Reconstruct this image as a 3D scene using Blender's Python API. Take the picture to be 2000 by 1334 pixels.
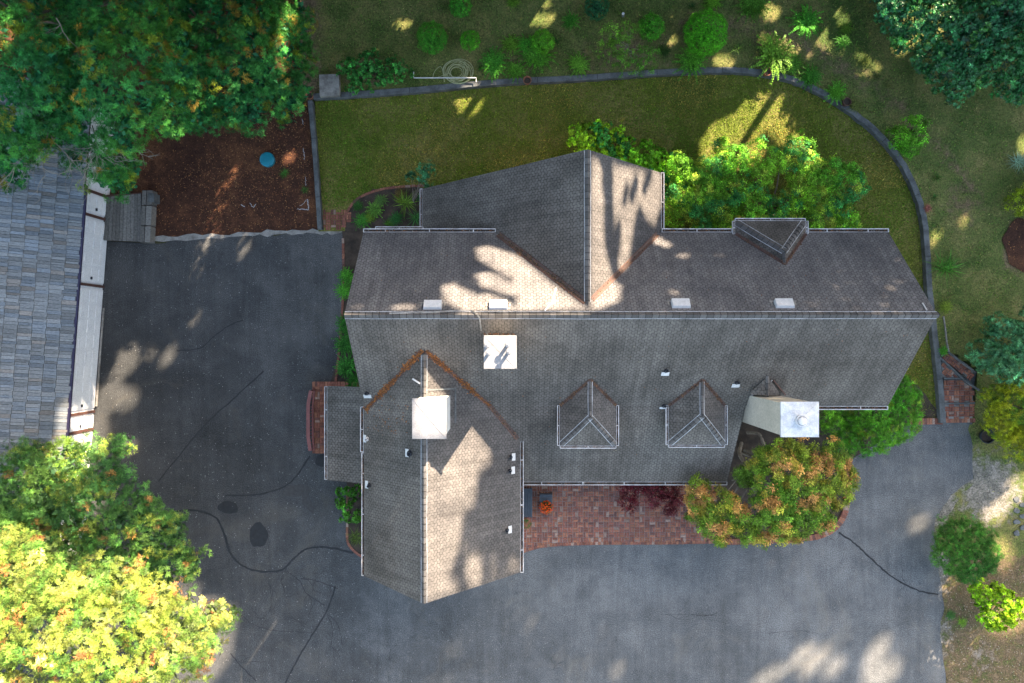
import bpy, math, random
import numpy as np
from mathutils import Vector, Matrix
from mathutils.bvhtree import BVHTree
R = math.radians
for o in list(bpy.data.objects): bpy.data.objects.remove(o)
scene = bpy.context.scene
COL = scene.collection

# ------------------------------------------------------------------ camera, sky, sun, exposure
CAM_Z = 31.0
cam = bpy.data.cameras.new('camera'); cam.sensor_width = 36; cam.lens = 36*CAM_Z/40.0
cam.clip_end = 1000; cam.clip_start = 0.5
camo = bpy.data.objects.new('camera', cam); COL.objects.link(camo)
camo.location = (0, 0, CAM_Z); camo.rotation_euler = (0, 0, 0); scene.camera = camo
SUN = Vector((0.68, 1.0, 0.72)).normalized()
SUN_EL = math.asin(SUN.z); SUN_AZ = math.atan2(SUN.x, SUN.y)
world = bpy.data.worlds.new('World'); scene.world = world; world.use_nodes = True
wn = world.node_tree.nodes; sky = wn.new('ShaderNodeTexSky'); sky.sky_type = 'NISHITA'; sky.sun_disc = False
sky.dust_density = 3.0; sky.ozone_density = .6; sky.sun_elevation = SUN_EL; sky.sun_rotation = SUN_AZ
wn['Background'].inputs[1].default_value = 0.11
tint = wn.new('ShaderNodeMix'); tint.data_type = 'RGBA'; tint.blend_type = 'MULTIPLY'; tint.inputs[0].default_value = 1.0; tint.inputs[7].default_value = (1.06, 1.0, .88, 1)
world.node_tree.links.new(sky.outputs[0], tint.inputs[6]); world.node_tree.links.new(tint.outputs[2], wn['Background'].inputs[0])
sun = bpy.data.lights.new('sun', 'SUN'); sun.energy = 4.7; sun.angle = R(0.6); sun.color = (1.0, .80, .58)
suno = bpy.data.objects.new('sun', sun); COL.objects.link(suno)
suno.rotation_euler = SUN.to_track_quat('Z', 'Y').to_euler(); suno.location = (30, 45, 60)
scene.view_settings.view_transform = 'Standard'; scene.view_settings.look = 'None'
scene.view_settings.exposure = 2.88; scene.view_settings.gamma = 1.0
scene.cycles.max_bounces = 6; scene.cycles.diffuse_bounces = 2; scene.cycles.transparent_max_bounces = 4

# ------------------------------------------------------------------ helpers
S = 40/2000/CAM_Z
def P(px, py, z=0.0):
    """a point seen at photo pixel (px, py) that lies z metres above the drive"""
    return ((px-1000)*S*(CAM_Z-z), -(py-667)*S*(CAM_Z-z), z)
def onP(px, py, pl, up=0.0):
    a, b, c = pl; u = (px-1000)*S; v = -(py-667)*S; k = b*u+c*v
    z = (a+up+CAM_Z*k)/(1+k); return (u*(CAM_Z-z), v*(CAM_Z-z), z)
PROX = []
def proxy(V, F):
    n = sum(len(p[0]) for p in PROX[-1:]) if 0 else 0
    PROX.append(([tuple(v) for v in V], [tuple(f) for f in F]))
def tag(o, label=None, cat=None, group=None, kind=None):
    if label: o['label'] = label
    if cat: o['category'] = cat
    if group: o['group'] = group
    if kind: o['kind'] = kind
    return o
def root(name, loc, label, cat, group=None):
    o = bpy.data.objects.new(name, None); COL.objects.link(o); o.location = loc
    o.empty_display_size = .2
    return tag(o, label, cat, group)
def base_loc(o):
    while o.parent: o = o.parent
    return np.array(o.location)
def mk(name, V, F, mat, parent=None, smooth=False, col=None, uv=None, prox=False, matidx=None):
    V = np.asarray(V, dtype=np.float64).reshape(-1, 3)
    if prox: proxy(V, F)
    if parent is not None: org = base_loc(parent)
    else: org = np.array([V[:, 0].mean(), V[:, 1].mean(), V[:, 2].min()])
    me = bpy.data.meshes.new(name)
    if isinstance(F, np.ndarray):
        n, k = F.shape; L = V-org
        me.vertices.add(len(V)); me.vertices.foreach_set('co', L.astype(np.float32).ravel())
        me.loops.add(n*k); me.loops.foreach_set('vertex_index', F.astype(np.int32).ravel())
        me.polygons.add(n); me.polygons.foreach_set('loop_start', np.arange(0, n*k, k, dtype=np.int32))
        me.update(calc_edges=True)
    else:
        me.from_pydata((V-org).tolist(), [], [tuple(f) for f in F])
    for m in (mat if isinstance(mat, (list, tuple)) else [mat]): me.materials.append(m)
    if matidx is not None: me.polygons.foreach_set('material_index', np.asarray(matidx, dtype=np.int32))
    if col is not None:
        a = me.color_attributes.new('Col', 'FLOAT_COLOR', 'POINT')
        c = np.ones((len(V), 4), dtype=np.float32); c[:, :3] = col; a.data.foreach_set('color', c.ravel())
    if uv is not None:
        l = me.uv_layers.new(name='UVMap'); idx = np.zeros(len(me.loops), dtype=np.int32)
        me.loops.foreach_get('vertex_index', idx); l.data.foreach_set('uv', np.asarray(uv, dtype=np.float32)[idx].ravel())
    if smooth: me.polygons.foreach_set('use_smooth', [True]*len(me.polygons))
    o = bpy.data.objects.new(name, me); COL.objects.link(o)
    if parent is not None: o.parent = parent
    else: o.location = org
    return o
class MB:
    def __init__(s): s.V = []; s.F = []; s.C = []
    def add(s, V, F, c=None):
        n = len(s.V); s.V += [tuple(v) for v in V]; s.F += [tuple(i+n for i in f) for f in F]
        if c is not None: s.C += [c]*len(V)
        return s
    def box(s, c, d, rz=0, col=None):
        x, y, z = [k/2 for k in d]; ca, sa = math.cos(rz), math.sin(rz); V = []
        for dz in (-z, z):
            for dx, dy in ((-x, -y), (x, -y), (x, y), (-x, y)):
                V.append((c[0]+dx*ca-dy*sa, c[1]+dx*sa+dy*ca, c[2]+dz))
        return s.add(V, [(0,3,2,1),(4,5,6,7),(0,1,5,4),(1,2,6,5),(2,3,7,6),(3,0,4,7)], col)
    def bar(s, a, b, w, h, up=(0,0,1), col=None):
        a = Vector(a); b = Vector(b); d = (b-a).normalized(); u = Vector(up)
        sd = d.cross(u).normalized(); u = sd.cross(d).normalized(); V = []
        for p in (a, b):
            for i, j in ((-1,-1),(1,-1),(1,1),(-1,1)): V.append(p+sd*(i*w/2)+u*(j*h/2))
        return s.add(V, [(0,1,2,3),(7,6,5,4),(0,4,5,1),(1,5,6,2),(2,6,7,3),(3,7,4,0)], col)
    def tube(s, pts, rad, n=8, cap=True, col=None):
        pts = [Vector(p) for p in pts]; m = len(pts)
        if not hasattr(rad, '__len__'): rad = [rad]*m
        V = []; ref = Vector((0,0,1))
        for i, p in enumerate(pts):
            d = (pts[min(i+1, m-1)]-pts[max(i-1, 0)]).normalized()
            r = ref if abs(d.z) < .9 else Vector((1,0,0))
            a = d.cross(r).normalized(); b = a.cross(d).normalized()
            for k in range(n):
                t = 2*math.pi*k/n; V.append(p+a*(math.cos(t)*rad[i])+b*(math.sin(t)*rad[i]))
        F = [(i*n+k, i*n+(k+1)%n, (i+1)*n+(k+1)%n, (i+1)*n+k) for i in range(m-1) for k in range(n)]
        if cap: F += [tuple(range(n)), tuple(range((m-1)*n+n-1, (m-1)*n-1, -1))]
        return s.add(V, F, col)
    def lathe(s, c, prof, n=20, col=None):
        V = [(c[0]+r*math.cos(2*math.pi*k/n), c[1]+r*math.sin(2*math.pi*k/n), c[2]+z) for r, z in prof for k in range(n)]
        F = [(i*n+k, i*n+(k+1)%n, (i+1)*n+(k+1)%n, (i+1)*n+k) for i in range(len(prof)-1) for k in range(n)]
        F += [tuple(range(n-1, -1, -1)), tuple(range((len(prof)-1)*n, len(prof)*n))]
        return s.add(V, F, col)
    def prism(s, poly, z0, z1, col=None):
        n = len(poly); V = [(p[0], p[1], z0) for p in poly]+[(p[0], p[1], z1) for p in poly]
        return s.add(V, [tuple(range(n-1, -1, -1)), tuple(range(n, 2*n))]+[(i, (i+1)%n, n+(i+1)%n, n+i) for i in range(n)], col)
    def build(s, name, mat, parent=None, smooth=False, prox=False):
        return mk(name, s.V, s.F, mat, parent, smooth, col=np.array(s.C) if s.C and len(s.C) == len(s.V) else None, prox=prox)
def catmull(pts, n=8):
    out = []; m = len(pts)
    for i in range(m-1):
        p0, p1, p2, p3 = pts[max(i-1,0)], pts[i], pts[i+1], pts[min(i+2,m-1)]
        for k in range(n):
            t = k/n; out.append(tuple(.5*(2*b+(c-a)*t+(2*a-5*b+4*c-d)*t*t+(3*b-3*c+d-a)*t**3) for a, b, c, d in zip(p0, p1, p2, p3)))
    out.append(tuple(pts[-1])); return out
def inpoly(x, y, poly):
    c = False; n = len(poly); j = n-1
    for i in range(n):
        xi, yi = poly[i][0], poly[i][1]; xj, yj = poly[j][0], poly[j][1]
        if (yi > y) != (yj > y) and x < (xj-xi)*(y-yi)/(yj-yi)+xi: c = not c
        j = i
    return c

# ------------------------------------------------------------------ materials
def newmat(name):
    m = bpy.data.materials.new(name); m.use_nodes = True; nt = m.node_tree
    b = nt.nodes['Principled BSDF']; b.inputs['Specular IOR Level'].default_value = .3
    return m, nt, b
def N(nt, t, **kw):
    n = nt.nodes.new('ShaderNode'+t)
    for k, v in kw.items():
        if k.startswith('i_'): n.inputs[k[2:].replace('_', ' ')].default_value = v
        else: setattr(n, k, v)
    return n
def c4(c): return (c[0], c[1], c[2], 1)
def ramp(nt, fac, stops):
    r = N(nt, 'ValToRGB'); el = r.color_ramp.elements
    while len(el) < len(stops): el.new(.5)
    for e, (p, c) in zip(el, stops):
        e.position = p; e.color = c4(c) if hasattr(c, '__len__') else (c, c, c, 1)
    nt.links.new(fac, r.inputs[0]); return r.outputs[0]
def coords(nt, kind='Object'):
    return N(nt, 'TexCoord').outputs[kind] if kind != 'Position' else N(nt, 'NewGeometry').outputs['Position']
def noise(nt, vec, scale, detail=4, rough=.6, dist=0):
    n = N(nt, 'TexNoise', i_Scale=scale, i_Detail=detail, i_Roughness=rough, i_Distortion=dist)
    nt.links.new(vec, n.inputs['Vector']); return n.outputs['Fac']
def mix(nt, fac, a, b, mode='MIX'):
    n = N(nt, 'Mix', data_type='RGBA', blend_type=mode)
    for s, v in ((0, fac), (6, a), (7, b)):
        if isinstance(v, bpy.types.NodeSocket): nt.links.new(v, n.inputs[s])
        else: n.inputs[s].default_value = v if s == 0 else c4(v)
    return n.outputs[2]
def bump(nt, b, h, strength=.3, dist=.02):
    n = N(nt, 'Bump', i_Strength=strength, i_Distance=dist); nt.links.new(h, n.inputs['Height'])
    nt.links.new(n.outputs[0], b.inputs['Normal'])
def simple(name, c, c2=None, scale=6, rough=.7, spec=.3, metal=0, fine=None, bmp=.2):
    m, nt, b = newmat(name); v = coords(nt, 'Position')
    c2 = c2 or tuple(k*.72 for k in c)
    f = noise(nt, v, scale, 5, .65)
    col = ramp(nt, f, [(.32, c2), (.62, c)])
    g = noise(nt, v, fine or scale*9, 3, .7)
    col = mix(nt, .5, col, ramp(nt, g, [(.3, .55), (.65, 1.25)]), 'MULTIPLY')
    nt.links.new(col, b.inputs['Base Color']); b.inputs['Roughness'].default_value = rough
    b.inputs['Specular IOR Level'].default_value = spec; b.inputs['Metallic'].default_value = metal
    if bmp: bump(nt, b, g, bmp, .02)
    return m
MAT = {}
MAT['white'] = simple('white_paint', (.66,.66,.66), (.55,.55,.54), 5, .5, bmp=.05)
MAT['garage'] = simple('bright_white_paint', (.85,.86,.88), (.76,.77,.8), 3, .5, bmp=.03)
MAT['whitemetal'] = simple('white_metal', (.62,.62,.63), (.5,.5,.51), 9, .4, bmp=.05)
MAT['gutter'] = simple('weathered_gutter', (.60,.60,.62), (.30,.28,.27), 3.5, .5, bmp=.05)
MAT['strip'] = simple('aged_zinc_strip', (.50,.51,.53), (.22,.22,.23), 2.5, .5, bmp=.05)
MAT['capwhite'] = simple('white_chimney_cap', (.25,.25,.26), (.19,.19,.20), 3, .5, bmp=.05)
MAT['cap'] = simple('stained_sheet_metal', (.62,.63,.66), (.38,.40,.43), 3.5, .45, .4, bmp=.05)
MAT['trim'] = simple('brown_trim', (.11,.055,.045), None, 5, .6)
MAT['valley'] = simple('brown_valley_metal', (.13,.085,.07), (.08,.055,.05), 3, .55)
MAT['siding'] = simple('beige_siding', (.60,.55,.46), (.5,.46,.38), 2, .7, bmp=.05)
MAT['wallpaint'] = simple('pale_wall', (.6,.57,.5), (.5,.47,.42), 2, .8)
MAT['concrete'] = simple('weathered_concrete', (.13,.14,.145), (.055,.06,.062), 2.6, .9, fine=26)
MAT['concrete_light'] = simple('pale_concrete', (.30,.29,.27), (.14,.13,.12), 3, .9, fine=30)
MAT['bark'] = simple('bark', (.14,.11,.085), (.07,.055,.04), 9, .9, bmp=.6)
MAT['palebark'] = simple('pale_bark', (.30,.26,.22), (.17,.15,.13), 14, .9, bmp=.5)
MAT['deadwood'] = simple('dead_wood', (.26,.23,.19), (.15,.13,.11), 14, .9)
MAT['darkmetal'] = simple('dark_metal', (.03,.035,.045), None, 8, .4)
MAT['navy'] = simple('slate_furniture', (.05,.065,.085), None, 5, .5)
MAT['terracotta'] = simple('terracotta', (.30,.13,.075), (.2,.09,.06), 10, .8)
MAT['redwood'] = simple('painted_red_wood', (.22,.085,.08), (.16,.06,.055), 4, .6)
MAT['teal'] = simple('teal_plastic', (.01,.20,.27), (.012,.16,.22), 6, .45, bmp=.05)
MAT['hose'] = simple('pale_green_hose', (.42,.44,.24), (.32,.34,.18), 15, .5, bmp=0)
MAT['soil'] = simple('soil', (.075,.055,.042), (.03,.024,.02), 2.5, .95, fine=25, bmp=.6)
MAT['tar'] = simple('tar', (.018,.020,.023), (.012,.013,.015), 6, .6, fine=60)
MAT['paint_white'] = simple('spray_paint', (.5,.5,.52), (.2,.16,.15), 18, .9)
MAT['glass'] = simple('dark_glass', (.02,.025,.03), None, 3, .1, .6, bmp=0)
MAT['darkgutter'] = simple('dark_gutter', (.03,.025,.06), None, 3, .5)

def attr_mat(name, rough=.8, scale=40, amt=.45, bmp=.3, spec=.3, stretch=None):
    m, nt, b = newmat(name); a = N(nt, 'Attribute', attribute_name='Col'); v = coords(nt, 'Position')
    if stretch:
        mp_ = N(nt, 'Mapping'); mp_.inputs['Scale'].default_value = stretch; nt.links.new(v, mp_.inputs[0]); v = mp_.outputs[0]
    g = noise(nt, v, scale, 4, .7)
    col = mix(nt, 1.0, a.outputs['Color'], ramp(nt, g, [(.28, 1-amt), (.7, 1+amt*.6)]), 'MULTIPLY')
    nt.links.new(col, b.inputs['Base Color']); b.inputs['Roughness'].default_value = rough
    b.inputs['Specular IOR Level'].default_value = spec
    if bmp: bump(nt, b, g, bmp, .01)
    return m
MAT['brick'] = attr_mat('clay_brick', .85, 22, .5)
MAT['shake'] = attr_mat('cedar_shake', .85, 12, .5, .5, stretch=(.9,4.5,1))
MAT['captile'] = attr_mat('cap_tile', .9, 30, .4, .4)
MAT['plank'] = attr_mat('weathered_plank', .85, 14, .5, .5)
MAT['litter'] = attr_mat('fallen_leaves', .9, 30, .3, 0)
def foliage_mat(name, rough=.55, spec=.16, trans=.10):
    m, nt, b = newmat(name); a = N(nt, 'Attribute', attribute_name='Col')
    nt.links.new(a.outputs['Color'], b.inputs['Base Color']); b.inputs['Roughness'].default_value = rough
    b.inputs['Specular IOR Level'].default_value = spec
    t = N(nt, 'BsdfTranslucent'); tc = mix(nt, 1.0, a.outputs['Color'], (1.5, 1.5, .5), 'MULTIPLY')
    nt.links.new(tc, t.inputs['Color']); ms = N(nt, 'MixShader'); ms.inputs[0].default_value = trans
    nt.links.new(b.outputs[0], ms.inputs[1]); nt.links.new(t.outputs[0], ms.inputs[2])
    nt.links.new(ms.outputs[0], nt.nodes['Material Output'].inputs['Surface']); return m
MAT['leaf'] = foliage_mat('foliage'); MAT['gloss'] = foliage_mat('glossy_foliage', .42, .35, .08)

def shingle_mat(name, c1, c2, patch):
    """interlocking asphalt shingles: UV in metres, u along the eave, v up the slope"""
    m, nt, b = newmat(name); uv = coords(nt, 'UV'); L = nt.links
    sx = N(nt, 'SeparateXYZ'); L.new(uv, sx.inputs[0])
    wob = noise(nt, uv, 5.0, 4, .7); 
    def mth(op, a, bb=None):
        n = N(nt, 'Math', operation=op)
        for i, v in enumerate((a, bb)):
            if v is None: continue
            if isinstance(v, bpy.types.NodeSocket): L.new(v, n.inputs[i])
            else: n.inputs[i].default_value = v
        return n.outputs[0]
    W, H = .17, .13
    u = mth('ADD', sx.outputs[0], mth('MULTIPLY', wob, .06)); v = mth('ADD', sx.outputs[1], mth('MULTIPLY', wob, .05))
    par = mth('MODULO', mth('FLOOR', mth('ADD', mth('DIVIDE', u, W/2), 4000.0)), 2.0)
    v2 = mth('ADD', v, mth('MULTIPLY', par, H*.36))
    cb = N(nt, 'CombineXYZ'); L.new(u, cb.inputs[0]); L.new(v2, cb.inputs[1])
    br = N(nt, 'TexBrick', offset=.5, i_Scale=1.0, i_Mortar_Size=.0085, i_Mortar_Smooth=.35, i_Brick_Width=W, i_Row_Height=H, i_Bias=-.1)
    br.inputs['Color1'].default_value = c4(c1); br.inputs['Color2'].default_value = c4(c2)
    br.inputs['Mortar'].default_value = c4((.030,.028,.028)); L.new(cb.outputs[0], br.inputs[0])
    f = noise(nt, uv, .55, 5, .6, .4)
    col = mix(nt, .75, br.outputs['Color'], ramp(nt, f, [(.32, patch), (.62, (1.14,1.12,1.1))]), 'MULTIPLY')
    st = N(nt, 'Mapping'); st.inputs['Scale'].default_value = (5, .45, 1); L.new(uv, st.inputs[0])
    s2 = noise(nt, st.outputs[0], 1.0, 4, .6)
    col = mix(nt, .55, col, ramp(nt, s2, [(.32, .55), (.66, 1.2)]), 'MULTIPLY')
    g = noise(nt, uv, 45, 3, .8)
    col = mix(nt, .4, col, ramp(nt, g, [(.3, .6), (.7, 1.3)]), 'MULTIPLY')
    L.new(col, b.inputs['Base Color']); b.inputs['Roughness'].default_value = .9
    hb = mth('ADD', mth('MULTIPLY', br.outputs['Fac'], -1.0), mth('MULTIPLY', g, .3)); bump(nt, b, hb, .7, .012)
    return m
MAT['sh_sun_toned'] = shingle_mat('asphalt_shingle_sun_toned', (.125,.118,.115), (.092,.088,.087), (.50,.50,.53))  # same shingles, colour darkened to hold back the sun on east slopes
MAT['sh_north_lifted'] = shingle_mat('asphalt_shingle_shade_lifted', (.168,.163,.166), (.128,.125,.13), (.58,.58,.61))  # same shingles, colour lightened to make up for the shade on the north slope
MAT['sh_shade_warmed'] = shingle_mat('asphalt_shingle_shade_warmed', (.152,.139,.126), (.120,.110,.100), (.48,.47,.46))  # same shingles, colour warmed to offset blue skylight on shaded slopes
MAT['sh_cap'] = simple('cap_shingle', (.14,.132,.13), (.10,.096,.096), 3, .9, fine=40, bmp=.3)

def ground_mat(name, stops, big, mid, fine, fstops, bmp=.6, speck=None, patch=None):
    m, nt, b = newmat(name); v = coords(nt, 'Position')
    f = noise(nt, v, big, 6, .62, .3); f2 = noise(nt, v, mid, 5, .7)
    ad = N(nt, 'Math', operation='MULTIPLY_ADD'); nt.links.new(f2, ad.inputs[0]); ad.inputs[1].default_value = .45; 
    sc = N(nt, 'Math', operation='MULTIPLY'); nt.links.new(f, sc.inputs[0]); sc.inputs[1].default_value = .6
    nt.links.new(sc.outputs[0], ad.inputs[2])
    col = ramp(nt, ad.outputs[0], stops)
    g = noise(nt, v, fine, 3, .8)
    col = mix(nt, .8, col, ramp(nt, g, fstops), 'MULTIPLY')
    if name == 'asphalt':
        mp_ = N(nt, 'Mapping'); mp_.inputs['Scale'].default_value = (2.2, .16, 1); nt.links.new(v, mp_.inputs[0])
        col = mix(nt, .5, col, ramp(nt, noise(nt, mp_.outputs[0], 1.0, 5, .65, 1.6), [(.3, .72), (.68, 1.2)]), 'MULTIPLY')
        col = mix(nt, ramp(nt, noise(nt, v, .33, 6, .7, .8), [(.56, 0.0), (.72, .38)]), col, (.17,.155,.13))
        col = mix(nt, ramp(nt, noise(nt, v, 1.4, 6, .75, .5), [(.60, 0.0), (.72, .5)]), col, (.03,.031,.032))
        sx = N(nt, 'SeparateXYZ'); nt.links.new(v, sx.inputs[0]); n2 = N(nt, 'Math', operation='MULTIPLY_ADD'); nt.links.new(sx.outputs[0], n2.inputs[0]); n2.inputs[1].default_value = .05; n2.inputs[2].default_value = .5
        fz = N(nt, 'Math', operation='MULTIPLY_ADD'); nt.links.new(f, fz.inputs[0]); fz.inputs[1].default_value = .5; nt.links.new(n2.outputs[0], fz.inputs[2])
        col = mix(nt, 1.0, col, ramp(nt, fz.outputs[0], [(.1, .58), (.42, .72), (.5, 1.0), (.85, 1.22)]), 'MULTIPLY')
    if patch:
        p = noise(nt, v, patch[0], 4, .6, .5); col = mix(nt, ramp(nt, p, [(patch[1], 0.0), (patch[2], 1.0)]), col, patch[3])
    if speck:
        vo = N(nt, 'TexVoronoi', i_Scale=speck[0], i_Randomness=1.0); nt.links.new(v, vo.inputs['Vector'])
        sp = ramp(nt, vo.outputs['Distance'], [(speck[1], 1.0), (speck[1]+.04, 0.0)])
        wn_ = N(nt, 'TexWhiteNoise'); nt.links.new(vo.outputs['Position'], wn_.inputs[0])
        th = ramp(nt, wn_.outputs['Value'], [(speck[2]-.01, 0.0), (speck[2], 1.0)])
        k = mix(nt, 1.0, sp, th, 'MULTIPLY'); col = mix(nt, k, col, speck[3])
    nt.links.new(col, b.inputs['Base Color']); b.inputs['Roughness'].default_value = .92
    b.inputs['Specular IOR Level'].default_value = .2; bump(nt, b, g, bmp, .03); return m
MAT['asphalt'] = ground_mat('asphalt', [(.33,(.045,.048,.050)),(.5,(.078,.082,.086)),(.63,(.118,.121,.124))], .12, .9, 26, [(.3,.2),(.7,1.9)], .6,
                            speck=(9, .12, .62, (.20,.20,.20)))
MAT['lawn'] = ground_mat('lawn_grass', [(.36,(.046,.076,.010)),(.5,(.098,.116,.018)),(.62,(.16,.145,.042))], .35, 1.6, 17, [(.3,.2),(.7,1.9)], 1.0)
MAT['mulch'] = ground_mat('bark_mulch', [(.38,(.028,.013,.010)),(.52,(.06,.026,.016)),(.64,(.12,.052,.026))], .6, 3, 18, [(.3,.35),(.7,1.8)], 1.0, speck=(12, .2, .72, (.30,.14,.05)))
MAT['far'] = ground_mat('far_ground', [(.35,(.03,.045,.012)),(.6,(.08,.08,.04))], .1, 1, 12, [(.3,.5),(.7,1.5)])
# garden: dry grass / bare dirt / sand blended by a painted attribute (R dirt, G sand, B green)
def garden_mat():
    m, nt, b = newmat('garden_ground'); v = coords(nt, 'Position'); a = N(nt, 'Attribute', attribute_name='Col')
    sp = N(nt, 'SeparateColor'); nt.links.new(a.outputs['Color'], sp.inputs[0])
    f = noise(nt, v, .9, 6, .7, .3); g = noise(nt, v, 16, 3, .8); h = noise(nt, v, 3, 5, .7)
    grass = ramp(nt, f, [(.35,(.05,.082,.016)),(.5,(.095,.115,.03)),(.66,(.165,.15,.052))])
    green = ramp(nt, f, [(.35,(.028,.060,.012)),(.65,(.065,.10,.022))])
    dirt = ramp(nt, h, [(.35,(.064,.045,.026)),(.62,(.15,.108,.062))])
    sand = ramp(nt, h, [(.33,(.08,.08,.07)),(.5,(.15,.14,.12)),(.66,(.23,.21,.185))])
    def soft(fac, k=.35):
        n = N(nt, 'Math', operation='MULTIPLY_ADD'); nt.links.new(h, n.inputs[0]); n.inputs[1].default_value = 1.2; n.inputs[2].default_value = -.6
        n2 = N(nt, 'Math', operation='ADD', use_clamp=True); nt.links.new(fac, n2.inputs[0]); nt.links.new(n.outputs[0], n2.inputs[1])
        return ramp(nt, n2.outputs[0], [(.35, 0.0), (.65, 1.0)])
    col = mix(nt, soft(sp.outputs[2]), grass, green); col = mix(nt, soft(sp.outputs[0]), col, dirt); col = mix(nt, soft(sp.outputs[1]), col, sand)
    col = mix(nt, .8, col, ramp(nt, g, [(.32,.25),(.68,1.85)]), 'MULTIPLY')
    nt.links.new(col, b.inputs['Base Color']); b.inputs['Roughness'].default_value = .95; bump(nt, b, g, .9, .03); return m
MAT['garden'] = garden_mat()

# ------------------------------------------------------------------ ground
WALLPX = [(612,188),(700,183),(800,176),(900,166),(1000,158),(1100,153),(1200,147),(1300,140),(1400,136),(1450,137),(1500,143),(1550,155),(1600,177),
          (1650,207),(1700,245),(1740,287),(1770,330),(1793,380),(1806,430),(1812,490),(1816,560),(1823,620),(1832,700),(1838,760),(1843,826)]
WZ = .28
WP = catmull([P(a, b, WZ)[:2] for a, b in WALLPX], 6)
def sheet(name, poly, z, mat, prox=False, **kw):
    o = mk(name, [(p[0], p[1], z) for p in poly], [tuple(range(len(poly)))], mat, prox=prox)
    n = o.data.polygons[0].normal
    if n.z < 0: o.data.flip_normals()
    return tag(o, kind='structure', **kw)
rnd = random.Random(5)
def rough_edge(pts, step=.25, amp=.05, closed=True):
    out = []; n = len(pts)
    for i in range(n if closed else n-1):
        a, b = pts[i], pts[(i+1)%n]; L = math.dist(a, b); k = max(1, int(L/step))
        if L > 30: k = 1
        for j in range(k):
            t = j/k; out.append((a[0]+(b[0]-a[0])*t+rnd.gauss(0, amp), a[1]+(b[1]-a[1])*t+rnd.gauss(0, amp)))
    return out
sheet('ground', [(-250,-250),(250,-250),(250,250),(-250,250)], -.06, MAT['far'], prox=True)
drive = [(-60,-60),(1842,1440)]
dpx = [(-80,470),(190,470),(295,473),(400,464),(500,458),(600,456),(672,455),(672,520),(690,760),(900,700),(1600,700),(1700,828),(1896,828),(1901,880),(1902,935),
       (1880,952),(1858,968),(1842,990),(1830,1015),(1826,1045),(1832,1085),(1838,1130),(1846,1180),(1838,1240),(1850,1334)]
dp = [P(*p)[:2] for p in dpx]
dp = rough_edge(dp[2:6], amp=.035, closed=False)+rough_edge(dp[6:], amp=.02, closed=False)
poly = [P(-80,470)[:2], P(190,470)[:2]]+dp+[(17,-60),(-60,-60),(-60,P(0,470)[1])]
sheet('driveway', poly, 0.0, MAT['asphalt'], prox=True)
# lawn inside the retaining wall
lawn = WP[:]+[P(1780,826)[:2], P(1600,700)[:2], P(850,560)[:2], P(672,452)[:2], P(622,452)[:2]]
sheet('lawn', lawn, .012, MAT['lawn'], prox=True)
# mulch bed
mul = [P(*p)[:2] for p in [(-80,-200),(600,-200),(600,190),(623,452),(560,455),(430,460),(300,470),(200,468),(-80,468)]]
sheet('mulch_bed', mul, -.01, MAT['mulch'], prox=True)
# pale crumbled concrete edge of the asphalt
e = catmull([P(a, b)[:2] for a, b in [(296,468),(380,465),(480,459),(560,455),(620,453),(668,451)]], 6)
up = [(x+rnd.gauss(0,.02), y+.10+rnd.gauss(0,.05)) for x, y in e]; dn = [(x+rnd.gauss(0,.02), y-.07+rnd.gauss(0,.04)) for x, y in e]
sheet('pavement_edge', up+dn[::-1], .006, MAT['concrete_light'])
def blob_(cx, cy, rx, ry):
    return [P(cx+rx*(1+.12*math.sin(3*t)+.05*math.sin(7*t))*math.cos(-t), cy+ry*(1+.1*math.sin(4*t))*math.sin(-t), .24)[:2] for t in [2*math.pi*k/40 for k in range(40)]]
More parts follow.
